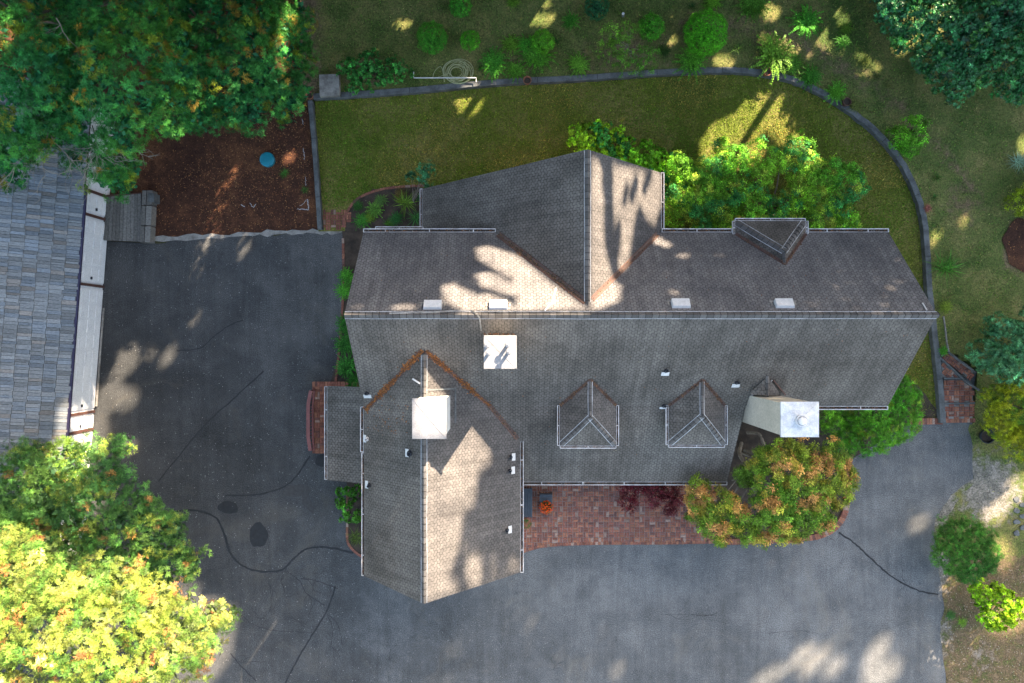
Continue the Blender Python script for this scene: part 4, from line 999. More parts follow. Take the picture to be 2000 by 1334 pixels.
def lobe_cloud(lobes, dens, rg, lo=-.25, shell=(.55,1.05), bumps=.16, seed=1):
    P_, N_ = [], []
    L = np.array(lobes, float)
    for i, (x, y, z, rx, ry, rz) in enumerate(L):
        area = 2*math.pi*((rx*ry+rx*rz+ry*rz)/3)*1.3; n = int(area*dens)+3
        d = rg.normal(0,1,(int(n*2.2)+5,3)); d /= np.linalg.norm(d, axis=1, keepdims=True); d = d[d[:,2] > lo][:n]
        rr = 1-(1-shell[0])*rg.random(len(d))**1.8; rr *= 1+bumps*(lump(d*3.2+i*3.1, 1.7, seed)-.5)*2
        rr *= rg.uniform(.95, shell[1], len(d))
        p = np.array([x, y, z])+d*rr[:, None]*np.array([rx, ry, rz])
        ok = np.ones(len(p), bool)
        for j, q in enumerate(L):
            if j != i: ok &= (((p-q[:3])/q[3:])**2).sum(1) > .45
        P_.append(p[ok]); N_.append((d/np.array([rx,ry,rz]))[ok])
    p = np.concatenate(P_); n = np.concatenate(N_); n /= np.linalg.norm(n, axis=1, keepdims=True); n[:,2] += .45; n += rg.normal(0,.28,n.shape); return p, n
SPH = None
def sphere_proxy(lobes, k=.9):
    for (x, y, z, rx, ry, rz) in lobes:
        V = []; F = []; a, b = 8, 6
        for i in range(b+1):
            for j in range(a):
                t = math.pi*i/b; f = 2*math.pi*j/a; V.append((x+k*rx*math.sin(t)*math.cos(f), y+k*ry*math.sin(t)*math.sin(f), z+k*rz*math.cos(t)))
        for i in range(b):
            for j in range(a): F.append((i*a+j, i*a+(j+1)%a, (i+1)*a+(j+1)%a, (i+1)*a+j))
        proxy(V, F)
def palette(p, cols, patch, seed, rg, jit=.18):
    """cols: list of (rgb, weight, patchy); smooth patches of the accent colours"""
    n = len(p); base = np.array(cols[0][0]); out = np.tile(base, (n, 1))
    f = lump(p, .9, seed); alt = np.array(cols[1][0]); out = out*(1-f[:, None])+alt*f[:, None]
    for i, (c, w, fr) in enumerate(cols[2:]):
        g = lump(p+i*5.1, fr*1.7, seed+i+2)+rg.normal(0,.2,n); m = g > np.quantile(g, 1-w); out[m] = np.array(c)
    sat = np.array([.88,1.12,.72]); return out*sat*np.exp(rg.normal(0, .32, (n,1)))*rg.uniform(.92,1.08,(n,3))
def plant(name, lobes, kind, dens, size, cols, label, cat, group=None, trunk=None, mat='leaf', seed=1, prox=True, lo=-.25, shell=(.55,1.05), bumps=.16, limbs=6, trunkmat='bark', trunk_r=None, part='crown', tuft=6, tspread=1.0, fill=9, fillsize=None):
    rg = np.random.default_rng(seed); L = np.array(lobes, float); cx, cy = L[:,0].mean(), L[:,1].mean()
    if trunk is None: trunk = (cx, cy, 0.0)
    T = root(name, trunk, label, cat, group); p, n = lobe_cloud(lobes, dens/tuft, rg, lo, shell, bumps, seed)
    c = palette(p, cols, 1, seed, rg)
    if tuft > 1:
        z = n/np.linalg.norm(n, axis=1, keepdims=True); k = len(p); off = rg.normal(0, 1, (k, tuft, 3)); off /= np.linalg.norm(off, axis=2, keepdims=True)
        dn = (off*z[:, None]).sum(2, keepdims=True); off = off-dn*z[:, None]*.55+np.abs(dn)*z[:, None]*.45
        p = (p[:, None]+off*size*tspread*rg.uniform(.55, 1.1, (k, tuft, 1))).reshape(-1, 3); n = (off+z[:, None]*.75).reshape(-1, 3)
        c = (c[:, None]*np.exp(rg.normal(0, .2, (k, tuft, 1)))).reshape(-1, 3)
    sz = size*rg.uniform(.7, 1.2, len(p)); V, F, C = place(kind, p, n, sz, c, rg)
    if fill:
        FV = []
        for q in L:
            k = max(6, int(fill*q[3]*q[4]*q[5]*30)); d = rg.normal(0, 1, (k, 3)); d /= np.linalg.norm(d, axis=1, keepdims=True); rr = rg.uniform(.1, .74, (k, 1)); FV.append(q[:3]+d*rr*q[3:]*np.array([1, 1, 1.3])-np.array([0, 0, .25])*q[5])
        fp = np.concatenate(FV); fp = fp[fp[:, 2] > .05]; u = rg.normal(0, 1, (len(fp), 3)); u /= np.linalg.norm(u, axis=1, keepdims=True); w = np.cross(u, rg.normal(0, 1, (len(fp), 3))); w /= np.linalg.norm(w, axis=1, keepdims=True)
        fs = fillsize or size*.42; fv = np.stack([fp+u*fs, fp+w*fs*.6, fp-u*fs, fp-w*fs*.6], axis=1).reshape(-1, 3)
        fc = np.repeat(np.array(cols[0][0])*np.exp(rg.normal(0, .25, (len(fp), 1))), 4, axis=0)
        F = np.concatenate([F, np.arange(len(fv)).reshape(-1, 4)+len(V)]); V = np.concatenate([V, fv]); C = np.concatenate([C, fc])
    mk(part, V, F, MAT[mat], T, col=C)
    hi = L[:,2].max(); r0 = trunk_r or .035*hi+.02; b = MB(); r = random.Random(seed)
    b.tube([trunk, (trunk[0]+.03, trunk[1]+.02, trunk[2]+(hi-trunk[2])*.5), (cx*.3+trunk[0]*.7, cy*.3+trunk[1]*.7, hi)], [r0, r0*.75, r0*.2], 8)
    for k in range(min(limbs, 24)):
        q = L[k % len(L)]; s = trunk[2]+(hi-trunk[2])*(.2+.5*r.random()); a = Vector((trunk[0], trunk[1], s)); e = Vector((q[0]+r.uniform(-.5,.5)*q[3], q[1]+r.uniform(-.5,.5)*q[4], q[2]+q[5]*r.uniform(0,.7)))
        md = a.lerp(e, .5)+Vector((r.gauss(0,.05), r.gauss(0,.05), .06)); b.tube([a, md, e], [r0*.45, r0*.3, r0*.08], 5)
    b.build('trunk', MAT[trunkmat], T)
    if prox: sphere_proxy(lobes)
    return T
def lb(px, py, z, rpx, rz=None, ry=None):
    """lobe centred at the pixel as seen at height z; radii in photo pixels at that height"""
    k = S*(CAM_Z-z); x, y, _ = P(px, py, z); return (x, y, z, rpx*k, (ry or rpx)*k, rz if rz else rpx*k)
def fill_lobes(poly, z0, rpx, n, seed, zvar=.5, rz=None):
    r = random.Random(seed); out = []; xs = [p[0] for p in poly]; ys = [p[1] for p in poly]; t = 0
    while len(out) < n and t < 5000:
        t += 1; x, y = r.uniform(min(xs), max(xs)), r.uniform(min(ys), max(ys))
        if inpoly(x, y, poly) and all(math.hypot(x-q[0], y-q[1]) > rpx*.62 for q in out): out.append((x, y))
    return [lb(x, y, z0(x, y) if callable(z0) else z0+r.uniform(-zvar, zvar), rpx*r.uniform(.8,1.25), rz) for x, y in out]
def dome(cx, cy, R_, zb, zt):
    return lambda x, y: zb+(zt-zb)*max(0, 1-((x-cx)**2+(y-cy)**2)/R_**2)
# --- the conifers at top left
CON = [((.018,.12,.048),1,1), ((.055,.165,.035),1,1), ((.17,.18,.02),.09,1.8), ((.36,.18,.04),.05,2.6)]
def conifer(px, py, Rp, zb, zt, poly, seed, lab, rl=34, n=26, cols=CON, base=None, dens=58, size=.152, group='tall conifers at the top left', rz=None, extra=None):
    lobes = fill_lobes(poly, dome(px, py, Rp, zb, zt), rl, int(n*1.6), seed, rz=rz)+(extra or []); bx = base or P(px, py, 0)
    return plant('conifer', lobes, 'fan', dens, size, cols, lab, 'tree', group, trunk=tuple(bx), seed=seed, limbs=5, trunk_r=.12, bumps=.35, lo=-.15, shell=(.45,1.1), tuft=9, tspread=1.15, fill=10, fillsize=.11)
conifer(455,110,190,2.2,5.6, [(360,-30),(575,-30),(592,60),(590,140),(565,200),(500,215),(430,262),(380,250),(345,180),(330,80)], 41, 'broad green conifer at the top beside the garden corner, bright tipped on its east side', extra=[lb(a, b_, z, 24) for a, b_, z in [(583,15,3.0),(590,50,2.8),(594,90,2.6),(596,130,2.5),(590,170,2.4),(575,200,2.3),(560,225,2.2),(572,60,3.2),(576,120,3.0),(566,165,2.8)]])
conifer(230,160,205,3.0,9.0, [(120,-40),(350,-40),(370,90),(385,240),(330,265),(290,300),(262,350),(215,365),(170,330),(100,320),(70,240),(90,120)], 42, 'tallest dense conifer overhanging the garage corner and wooden deck', n=42)
conifer(30,150,200,4.0,9.5, [(-90,-40),(115,-40),(110,120),(130,240),(70,280),(20,350),(-60,360)], 43, 'conifer at the left edge with a drooping branch over the shake roof', n=26)
# --- bottom left cedars
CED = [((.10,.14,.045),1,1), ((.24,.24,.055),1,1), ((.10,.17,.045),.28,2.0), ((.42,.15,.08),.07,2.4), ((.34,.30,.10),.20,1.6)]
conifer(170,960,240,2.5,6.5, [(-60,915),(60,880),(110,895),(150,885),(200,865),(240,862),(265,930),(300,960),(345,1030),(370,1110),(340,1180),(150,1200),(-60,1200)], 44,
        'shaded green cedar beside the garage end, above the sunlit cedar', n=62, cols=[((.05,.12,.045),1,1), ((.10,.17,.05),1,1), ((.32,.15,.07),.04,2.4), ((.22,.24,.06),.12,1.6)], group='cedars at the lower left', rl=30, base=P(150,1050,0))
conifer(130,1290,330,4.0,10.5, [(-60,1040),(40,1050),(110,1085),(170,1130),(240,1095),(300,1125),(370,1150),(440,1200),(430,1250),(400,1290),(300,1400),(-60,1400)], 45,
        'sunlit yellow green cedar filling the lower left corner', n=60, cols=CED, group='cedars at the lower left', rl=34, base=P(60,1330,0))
plant('conifer', [lb(a, b_, z, r_) for a, b_, z, r_ in [(100,900,3.6,30),(125,885,3.7,28),(150,880,3.5,28),(120,925,4.2,34),(150,920,4.2,32),(90,940,4.4,34),(135,960,4.8,36),(110,990,5.0,36),(150,1000,5.0,36),(80,1010,5.2,36),(130,1035,5.2,36),(170,1040,5.2,34)]], 'fan', 36, .19, [((.06,.13,.045),1,1), ((.16,.22,.05),1,1), ((.30,.15,.07),.04,2.4), ((.26,.26,.07),.15,1.6)],
      'young cedar leaning on the south end of the garage roof', 'tree', 'cedars at the lower left', trunk=P(172,985,0), seed=46, limbs=4, trunk_r=.1, tuft=9, fill=14, fillsize=.11)
# bare twigs over the garage roof
def twigs(starts, seed, label, z, mat='deadwood', n=5, L=.9, r0=.018, name='bare_branch'):
    r = random.Random(seed); b = MB()
    def grow(p, a, l, rad, dep):
        pts = [p]; q = Vector(p); aa = a
        for k in range(6): aa += r.gauss(0,.22); q = q+Vector((math.cos(aa), math.sin(aa), r.gauss(-.05,.1)))*l/6; pts.append(q.copy())
        b.tube(pts, [rad*(1-.12*i) for i in range(7)], 5, cap=False)
        if dep:
            for k in range(3+dep): i = r.randint(1,6); grow(pts[i], aa+r.choice((-1,1))*r.uniform(.4,1.0), l*r.uniform(.45,.75), rad*.55, dep-1)
    for (px, py, ang) in starts: grow(Vector(P(px, py, z)), ang, L, r0, 2)
    return tag(b.build(name, MAT[mat]), label, 'branch')
twigs([(95,250,-1.7),(100,265,-1.2),(60,240,-2.0)], 3, 'bare grey branches arching over the left part of the shake roof', 6.6, L=1.5, r0=.02)
twigs([(180,245,-1.3),(185,255,-.8),(190,262,-1.6)], 4, 'pale leafless branches hanging over the north end of the white garage wall', 6.6, L=1.3, r0=.02)
twigs([(290,1290,.3),(280,1300,-.2)], 5, 'pale bare twigs poking out of the bottom of the sunlit cedar', 7.0, L=1.2)
twigs([(110,35,-1.2)], 6, 'thin dead twig lying on the top left conifer crown', 8.4, L=1.2)
# --- rhododendron upper right
RH = [((.022,.095,.055),1,1), ((.04,.14,.05),1,1), ((.07,.18,.05),.12,1.5)]
plant('rhododendron', fill_lobes([(1690,-40),(2060,-40),(2060,190),(1960,195),(1900,200),(1850,170),(1810,120),(1750,60)], lambda x, y: 2.0+.004*(x-1700)-.003*y, 30, 70, 51)+[lb(1790,30,2.0,40),lb(1820,70,2.1,36),lb(1760,10,1.9,34)], 'rosette', 80, .13, RH,
      'huge dark glossy rhododendron filling the upper right corner', 'shrub', mat='gloss', seed=51, trunk=P(1900,60,.22), bumps=.3, limbs=12)
# --- big shrub north of the house
SH = [((.10,.27,.035),1,1), ((.21,.35,.035),1,1), ((.05,.20,.07),.25,.8), ((.34,.38,.06),.12,1.8)]
plant('leafy_shrub', fill_lobes([(1318,315),(1370,318),(1410,300),(1440,315),(1490,275),(1545,285),(1590,325),(1650,345),(1680,385),(1685,440),(1640,470),(1318,470)], lambda x, y: 2.3-.0022*max(0,x-1450), 26, 52, 52)+[lb(1325,330,2.3,26),lb(1345,355,2.3,28),lb(1322,385,2.2,26),lb(1350,400,2.2,28),lb(1325,425,2.1,26),lb(1375,340,2.3,26)], 'small', 80, .12, SH,
      'big bright green shrub mass behind the north eave and dormer', 'shrub', seed=52, trunk=P(1480,420,0), bumps=.3, limbs=14)
plant('leafy_shrub', fill_lobes([(1130,268),(1165,252),(1220,268),(1275,300),(1325,312),(1345,360),(1310,390),(1200,340),(1140,300)], 1.7, 20, 40, 53, .3), 'bigleaf', 80, .12, [((.12,.28,.02),1,1), ((.24,.36,.02),1,1), ((.05,.20,.05),.3,1)],
      'lime green broad leaved shrub peeking past the tip of the north gable', 'shrub', seed=53, trunk=P(1230,340,0), bumps=.3, limbs=8)
plant('leafy_shrub', fill_lobes([(1400,262),(1420,255),(1432,330),(1410,340)], 2.2, 9, 7, 60, .3), 'small', 70, .12, SH, 'tall narrow green shoots rising in the sunny lawn patch', 'shrub', seed=60, trunk=P(1418,330,0), limbs=6, trunk_r=.02)
# --- cedar hedge east of the chimney
plant('cedar_shrub', fill_lobes([(1605,795),(1700,795),(1750,742),(1778,755),(1784,800),(1765,842),(1705,872),(1640,866)], lambda x, y: 1.7+.3*math.sin(x*.06), 22, 44, 54, .3), 'fan', 120, .13, [((.06,.20,.025),1,1), ((.13,.28,.025),1,1), ((.18,.22,.03),.1,2)],
      'soft green cypress shrub wrapping the corner east of the white chimney', 'shrub', seed=54, trunk=P(1700,820,0), bumps=.25)
# --- maple
MP = [((.09,.17,.022),1,1), ((.19,.20,.03),1,1), ((.52,.22,.10),.30,1.6), ((.34,.25,.05),.16,2.2)]
plant('maple_tree', fill_lobes([(1345,960),(1380,950),(1430,985),(1470,990),(1500,950),(1495,890),(1540,870),(1600,875),(1645,900),(1645,960),(1620,1005),(1560,1040),(1490,1055),(1400,1040),(1350,1015)], dome(1520,960,190,2.3,3.6), 25, 60, 55)+[lb(1540,930,3.5,34),lb(1580,950,3.4,34),lb(1520,985,3.4,32),lb(1600,910,3.2,30),lb(1560,900,3.4,30)], 'maple', 60, .14, MP,
      'wide maple turning orange at the edge of the patio', 'tree', seed=55, trunk=P(1455,880,0), bumps=.3, limbs=18, trunkmat='palebark', trunk_r=.09)
plant('maple_sapling', fill_lobes([(1480,875),(1505,875),(1500,905),(1480,900)], 2.9, 11, 3, 61, .1)+fill_lobes([(1445,910),(1480,905),(1480,935),(1450,940)], 2.7, 11, 5, 62, .1), 'maple', 60, .13, [((.09,.17,.03),1,1), ((.16,.22,.04),1,1)],
      'small light green maple sprays over the dark gap beside the roof edge', 'tree', seed=61, trunk=P(1450,885,0), limbs=6, trunkmat='palebark', trunk_r=.05)
b = MB(); b.tube(catmull([P(1448,866,.1), P(1444,885,1.0), P(1452,902,1.6), P(1456,925,2.0), P(1475,960,2.2)], 4), [.075]*8+[.055]*9, 8); b.tube(catmull([P(1460,845,1.2), P(1482,848,1.8), P(1492,868,2.3), P(1505,890,2.5)], 4), .06, 8)
b.tube(catmull([P(1452,902,1.7), P(1440,930,2.0), P(1430,938,2.2)], 4), .03, 6)
tag(b.build('bare_limb', MAT['palebark']), 'twisted pale trunk limbs in the shaded gap beside the lower roof corner', 'branch')
plant('japanese_maple', fill_lobes([(1215,945),(1330,945),(1330,985),(1300,1005),(1290,985),(1240,975),(1225,1000)], 1.4, 13, 20, 56, .2), 'maple', 20, .15, [((.10,.010,.025),1,1), ((.16,.018,.035),1,1)],
      'dark crimson japanese maple spreading over the brick patio', 'tree', seed=56, trunk=P(1285,935,.03), shell=(.3,1.1), bumps=.4, limbs=10, trunk_r=.03, tuft=3, fill=0)
# --- right side shrubs
plant('juniper', fill_lobes([(1930,640),(1960,628),(2030,620),(2030,740),(1960,735),(1918,690)], lambda x, y: 1.7, 26, 15, 57, .2), 'lance', 120, .12, [((.06,.16,.10),1,1), ((.09,.20,.12),1,1)],
      'round blue green juniper at the right edge above the yellow shrub', 'shrub', seed=57, trunk=P(1970,680,.22))
plant('yellow_shrub', fill_lobes([(1938,770),(1970,760),(2040,750),(2040,880),(1990,880),(1948,835)], lambda x, y: 1.3+.4*math.sin(x*.05)*math.cos(y*.06), 24, 34, 58, .2), 'fan', 150, .13, [((.22,.22,.014),1,1), ((.34,.30,.018),1,1), ((.08,.13,.02),.2,1)],
      'mustard green fluffy shrub at the right edge beside the brick steps', 'shrub', seed=58, trunk=P(1970,800,.2))
plant('yellow_shrub', fill_lobes([(1985,360),(2040,340),(2040,420),(1990,415),(1965,390)], .9, 22, 8, 59, .1), 'small', 60, .12, [((.18,.22,.015),1,1), ((.26,.26,.02),1,1)], 'clipped olive green bush cut by the right edge above the bark patch', 'shrub', seed=59, trunk=P(2000,385,.22))
plant('small_shrub', [lb(1772,262,1.1,30), lb(1790,250,1.0,20), lb(1752,270,1.0,20), lb(1775,285,.9,20)], 'small', 60, .12, [((.07,.24,.02),1,1), ((.13,.30,.025),1,1)], 'single bright green bushy shrub just outside the curved wall', 'shrub', seed=63, trunk=P(1772,264,.22))
plant('dark_shrub', fill_lobes([(1850,1030),(1910,1028),(1935,1080),(1920,1110),(1870,1120),(1840,1085)], lambda x, y: 1.5-.00025*((x-1885)**2+(y-1075)**2)*.6, 22, 26, 64, .2), 'fan', 150, .12, [((.03,.11,.025),1,1), ((.08,.18,.03),1,1)], 'dark green feathery shrub at the east edge of driveway', 'shrub', seed=64, trunk=P(1885,1075,0))
plant('lime_shrub', fill_lobes([(1915,1150),(1975,1145),(1990,1180),(1960,1215),(1925,1210)], 1.2, 20, 10, 65, .15), 'bigleaf', 80, .12, [((.16,.26,.012),1,1), ((.30,.36,.015),1,1)], 'lime yellow leafy shrub below the dark shrub near the right edge', 'shrub', seed=65, trunk=P(1950,1180,0))
# --- clipped round bushes in the upper garden
def bush(px, py, rp, z, label, c1, c2, seed, size=.062, kind='small', dens=290, grp='rounded bushes in the upper garden', h=1.0):
    rp *= 1.08
    l = [lb(px, py, z, rp*.92, rp*.92*S*30*h)]
    return plant('round_bush', l, kind, dens, size, [(c1,1,1),(c2,1,1)], label, 'bush', grp, seed=seed, trunk=P(px,py,.22), bumps=.09, shell=(.82,1.04), limbs=4, tuft=1, fill=60, fillsize=.06)
bush(1377,65,42,1.0,'largest clipped round bush, bright green, above the curved wall',(0.056,0.256,0.016),(0.114,0.360,0.019),71)
bush(844,75,29,.8,'dark clipped round bush above the coiled hose',(0.032,0.160,0.019),(0.067,0.234,0.026),72)
bush(918,80,19,.75,'small light green ball bush right of the dark round one',(0.048,0.224,0.016),(0.095,0.306,0.019),73)
bush(899,12,21,.8,'green round bush at the top frame edge above the two balls',(0.040,0.192,0.026),(0.076,0.270,0.026),74)
bush(1271,53,24,.8,'leafy round bush beside the open twiggy shrub',(0.048,0.208,0.019),(0.095,0.306,0.026),75, kind='small', size=.1, dens=110)
bush(1165,15,24,.8,'blue green round bush at the top edge near the white post',(.015,.08,.045),(.025,.10,.05),76, kind='lance')
bush(1060,82,22,.8,'yellow green fine bush rising behind the tall ferns',(0.072,0.240,0.019),(0.133,0.324,0.026),77, kind='small')
plant('dark_laurel', fill_lobes([(660,135),(700,110),(740,105),(800,130),(790,160),(690,175)], .9, 14, 20, 66, .15), 'bigleaf', 44, .12, [((.03,.14,.04),1,1), ((.06,.19,.05),1,1)], 'sprawling dark leafy shrub behind the left part of the wall', 'shrub', seed=66, trunk=P(720,145,.22), bumps=.5, shell=(.4,1.2), limbs=14, tuft=3, fill=0)
plant('twiggy_shrub', fill_lobes([(1180,60),(1220,50),(1260,75),(1275,120),(1230,140),(1185,130),(1170,100)], 1.3, 16, 16, 67, .25), 'small', 26, .11, [((.08,.19,.025),1,1), ((.14,.25,.035),1,1)], 'open twiggy shrub with grey branches behind the wall', 'shrub', seed=67, trunk=P(1222,105,.22), bumps=.5, shell=(.4,1.2), limbs=24, trunkmat='palebark', trunk_r=.02, tuft=3, fill=0)
# --- ferns
def fern(px, py, rp, z, label, seed, c=(.05,.15,.02), group='ferns', n=5, kind='fern', cat='fern', name='fern'):
    rg = np.random.default_rng(seed); x, y, _ = P(px, py, z+.15); R_ = rp*S*35; T = root(name, (x, y, z), label, cat, group)
    pos = np.array([[x, y, z+.02+.05*i] for i in range(n)])+rg.normal(0, R_*.12, (n,3))*np.array([1,1,0]); nr = np.tile([0,0,1.0], (n,1))+rg.normal(0,.1,(n,3))
    V, F, C = place(kind, pos, nr, np.array([R_*(1-.13*i) for i in range(n)]), np.array([c]*n)*np.array([1.15,1.6,1.0])*rg.uniform(.5,1.3,(n,1)), rg)
    mk('foliage', V, F, MAT['leaf'], T, col=C); return T
FB = 'ferns growing behind the curved retaining wall'
for i, (px, py, rp, lab) in enumerate([(965,125,32,'broad fern right of the coiled hose'),(1045,115,36,'tall lush fern below the yellow green bush'),(995,85,22,'upright fern left of the yellow green bush'),(1030,92,26,'fern tucked against the yellow green bush'),
        (1005,140,24,'low fern above the terracotta pot'),(1128,130,26,'single fern beside the wall left of the twiggy shrub'),(1113,40,20,'small fern in bare dirt near the blue green bush'),(1350,120,34,'wide fern under the largest round bush'),
        (1505,105,46,'largest spreading fern at the bend of the wall'),(1575,45,34,'tall fern on the dirt bank near the top'),(1470,12,34,'fern clump at the top edge right of the largest bush'),(1390,8,22,'small fern at the top edge above the largest bush'),
        (1580,150,26,'fern hugging the outer bend of the wall'),(1632,180,24,'dry tipped fern beside the round dark pot'),(1000,5,14,'tiny fern at the top edge'),(1645,80,18,'small fern on the green slope by the rhododendron'),(1545,130,24,'pale fern shrub beside the largest fern')]):
    fern(px, py, rp, .24, lab, 200+i, c=(.045+.02*(i%3),.135+.02*(i%2),.018), group=FB)
FW = 'ferns along the west wall of the house'
for i, (px, py, rp, lab) in enumerate([(678,540,20,'lime fern at the north end of the west wall bed'),(672,570,20,'second lime fern down the west wall bed'),(676,635,24,'dark fern level with the ridge end'),(674,675,28,'large dark fern below the ridge end'),(678,715,26,'fern above the brick porch step'),(690,745,20,'small fern touching the porch roof')]):
    fern(px, py, rp, .05, lab, 230+i, c=(.06,.17,.02) if i < 2 else (.03,.11,.018), group=FW, n=4)
FN = 'plants in the northwest flower bed'
for i, (px, py, rp, lab, c) in enumerate([(795,395,30,'spiky yellow green clump beside the gutter corner',(.13,.17,.03)),(735,410,18,'grassy clump in the middle of the northwest bed',(.09,.15,.03)),(812,425,22,'grey green plant against the gutter',(.05,.13,.05)),(706,432,18,'small plant by the brick landing',(.04,.12,.02)),(760,435,16,'low clump near the eave of the northwest bed',(.06,.12,.02))]):
    fern(px, py, rp, .02, lab, 250+i, c=c, group=FN, n=4, kind='blade' if i%2 == 0 else 'fern', cat='plant', name='bed_plant')
plant('silver_shrub', fill_lobes([(790,345),(835,322),(870,345),(850,360),(815,365)], 1.5, 10, 8, 68, .15), 'lance', 40, .13, [((.05,.17,.11),1,1), ((.07,.20,.13),1,1)], 'blue green lance leaved shrub reaching over lawn beside the north gable', 'shrub', seed=68, trunk=P(812,400,0), shell=(.4,1.2), limbs=8, trunkmat='palebark', trunk_r=.02, tuft=3, fill=0)
plant('bed_shrub', fill_lobes([(670,955),(700,955),(700,1015),(672,1010)], .8, 13, 7, 69, .1), 'bigleaf', 45, .12, [((.05,.15,.02),1,1), ((.08,.19,.03),1,1)], 'leafy green shrub in the small southwest bed', 'shrub', seed=69, trunk=P(688,985,0))
fern(695,1050,22,.02,'low dry plant at the bottom of the southwest bed',270,c=(.07,.08,.02),group=None,kind='blade',cat='plant',name='bed_plant')
fern(1848,520,38,.24,'round tuft of fine ornamental grass outside the wall',271,c=(.07,.16,.03),group=None,kind='blade',n=12,cat='grass tuft',name='grass_tuft')
fern(1846,600,16,.24,'small yellowish plant at the tip of the ridge',272,c=(.14,.15,.02),group=None,n=4,cat='plant',name='garden_plant')
fern(1842,685,12,.24,'tiny green plant at the top of the garden steps',273,c=(.05,.16,.02),group=None,n=3,cat='plant',name='garden_plant')
fern(556,338,13,.0,'small green weed in the mulch below the teal lid',274,c=(.05,.14,.03),group=None,n=4,kind='blade',cat='weed',name='weed')
fern(596,372,10,.0,'little grass weed beside the white painted bracket',275,c=(.05,.12,.03),group=None,n=3,kind='blade',cat='weed',name='weed')
fern(1880,1215,11,.0,'small yellow green weed left of the lime shrub',276,c=(.12,.17,.02),group=None,n=3,cat='weed',name='weed')
fern(1857,1200,12,.0,'dark low weed at the edge of the sand',277,c=(.05,.10,.03),group=None,n=3,cat='weed',name='weed')
fern(1990,315,26,.24,'silvery spiky plant at the right edge near the olive bush',278,c=(.22,.26,.30),group=None,kind='blade',n=6,cat='plant',name='silver_plant')
fern(1812,405,10,.24,'small reddish plant outside the curved wall',279,c=(.20,.05,.06),group=None,n=3,cat='plant',name='garden_plant')
FS = 'low plants on the dry bank'
for i, (px, py, rp, lab, c) in enumerate([(1690,118,13,'dry yellowish plant above the bank where the slope turns down',(.16,.15,.04)),(1712,148,12,'second dry plant lower on the bank',(.14,.13,.05)),(1735,165,10,'small straw coloured tuft on the bank',(.18,.15,.07)),(1672,205,15,'pale dry fern at the outer edge of the curved wall',(.18,.16,.05)),
        (1830,345,14,'small green weed right of the bright bushy shrub',(.07,.14,.03)),(1825,385,12,'low weed above the reddish plant',(.06,.13,.03)),(1300,100,14,'small weed on the dirt below the leafy round bush',(.06,.11,.03)),(1440,95,16,'low grassy plant right of the largest round bush',(.07,.12,.03)),
        (1350,14,16,'dark low plant at the top edge left of the small fern',(.04,.10,.03)),(1655,55,16,'light green sprig on the slope near the top',(.12,.18,.03)),(940,132,14,'small plant right beside the hose coil',(.06,.14,.03)),(1085,80,13,'dark sprig right of the yellow green bush',(.04,.12,.03))]):
    fern(px, py, rp, .24, lab, 300+i, c=tuple(k*.6 for k in c), group=FS, n=3, kind='blade' if i % 3 else 'fern', cat='plant', name='bank_plant')
for i, (px, py, rp, lab, c) in enumerate([(742,392,14,'white flowered plant in the northwest bed',(.10,.15,.05)),(720,425,14,'yellow green tuft near the brick landing',(.12,.16,.02)),(782,378,14,'reddish low plant under the blue green shrub',(.14,.07,.03)),(700,405,12,'tiny plant by the curved brick edging',(.05,.13,.03)),(775,425,16,'dark fern beside the north gutter',(.03,.10,.03)),(826,385,14,'bluish plant hugging the gutter corner',(.05,.13,.06))]):
    fern(px, py, rp, .03, lab, 330+i, c=tuple(k*.7 for k in c), group=FN, n=4, kind='fern', cat='plant', name='bed_plant')
# chrysanthemum pot and boxwood pot on the patio
T, x, y = chrys(1066,988,'flower_pot','round pot of bright orange flowers in front of the chair')
rg = np.random.default_rng(8); p, n = lobe_cloud([(x,y,.55,.27,.27,.16)], 300, rg, .0, (.9,1.0), .05); V, F, C = place('rosette', p, n, np.full(len(p), .035), np.tile([.75,.10,.015], (len(p),1))*rg.uniform(.6,1.3,(len(p),1)), rg); mk('flowers', V, F, MAT['leaf'], T, col=C)
p, n = lobe_cloud([(x,y,.50,.25,.25,.14)], 160, rg, -.2, (.8,1.0), .05); V, F, C = place('small', p, n, np.full(len(p), .05), np.tile([.04,.10,.02], (len(p),1)), rg); mk('leaves', V, F, MAT['leaf'], T, col=C)
T, x, y = chrys(1028,1021,'flower_pot','small potted boxwood at the south end of the bench')
p, n = lobe_cloud([(x,y,.5,.17,.17,.14)], 200, rg, -.2, (.8,1.0), .05); V, F, C = place('small', p, n, np.full(len(p), .05), np.tile([.04,.12,.03], (len(p),1)), rg); mk('leaves', V, F, MAT['leaf'], T, col=C)
# fallen needles over the mulch, twigs and leaves on lawn and garden: nobody could count them
r = random.Random(12); V = []; F = []; C = []
def leaf(x, y, z, s, c):
    n = len(V); a = r.random()*6.28; ca, sa = math.cos(a)*s, math.sin(a)*s; V.extend([(x+ca,y+sa,z), (x-sa*.4,y+ca*.4,z+.012), (x-ca,y-sa,z), (x+sa*.4,y-ca*.4,z+.008)]); F.append((n,n+1,n+2,n+3)); C.extend([c]*4)
mp = [(300,260),(600,190),(612,440),(560,445),(300,455)]
for _ in range(5200):
    px, py = r.uniform(290,612), r.uniform(200,458)
    if inpoly(px, py, [(290,458),(300,370),(400,300),(500,235),(600,200),(612,445)]):
        k_ = math.exp(-(((px-560)/90)**2+((py-330)/90)**2))*.5+math.exp(-(((px-430)/70)**2+((py-360)/60)**2))*.4+.2
        if r.random() < k_: x, y, z = P(px, py); leaf(x, y, .005, r.uniform(.015,.04), r.choice([(.30,.13,.05),(.22,.09,.04),(.36,.2,.09),(.14,.06,.035)]))
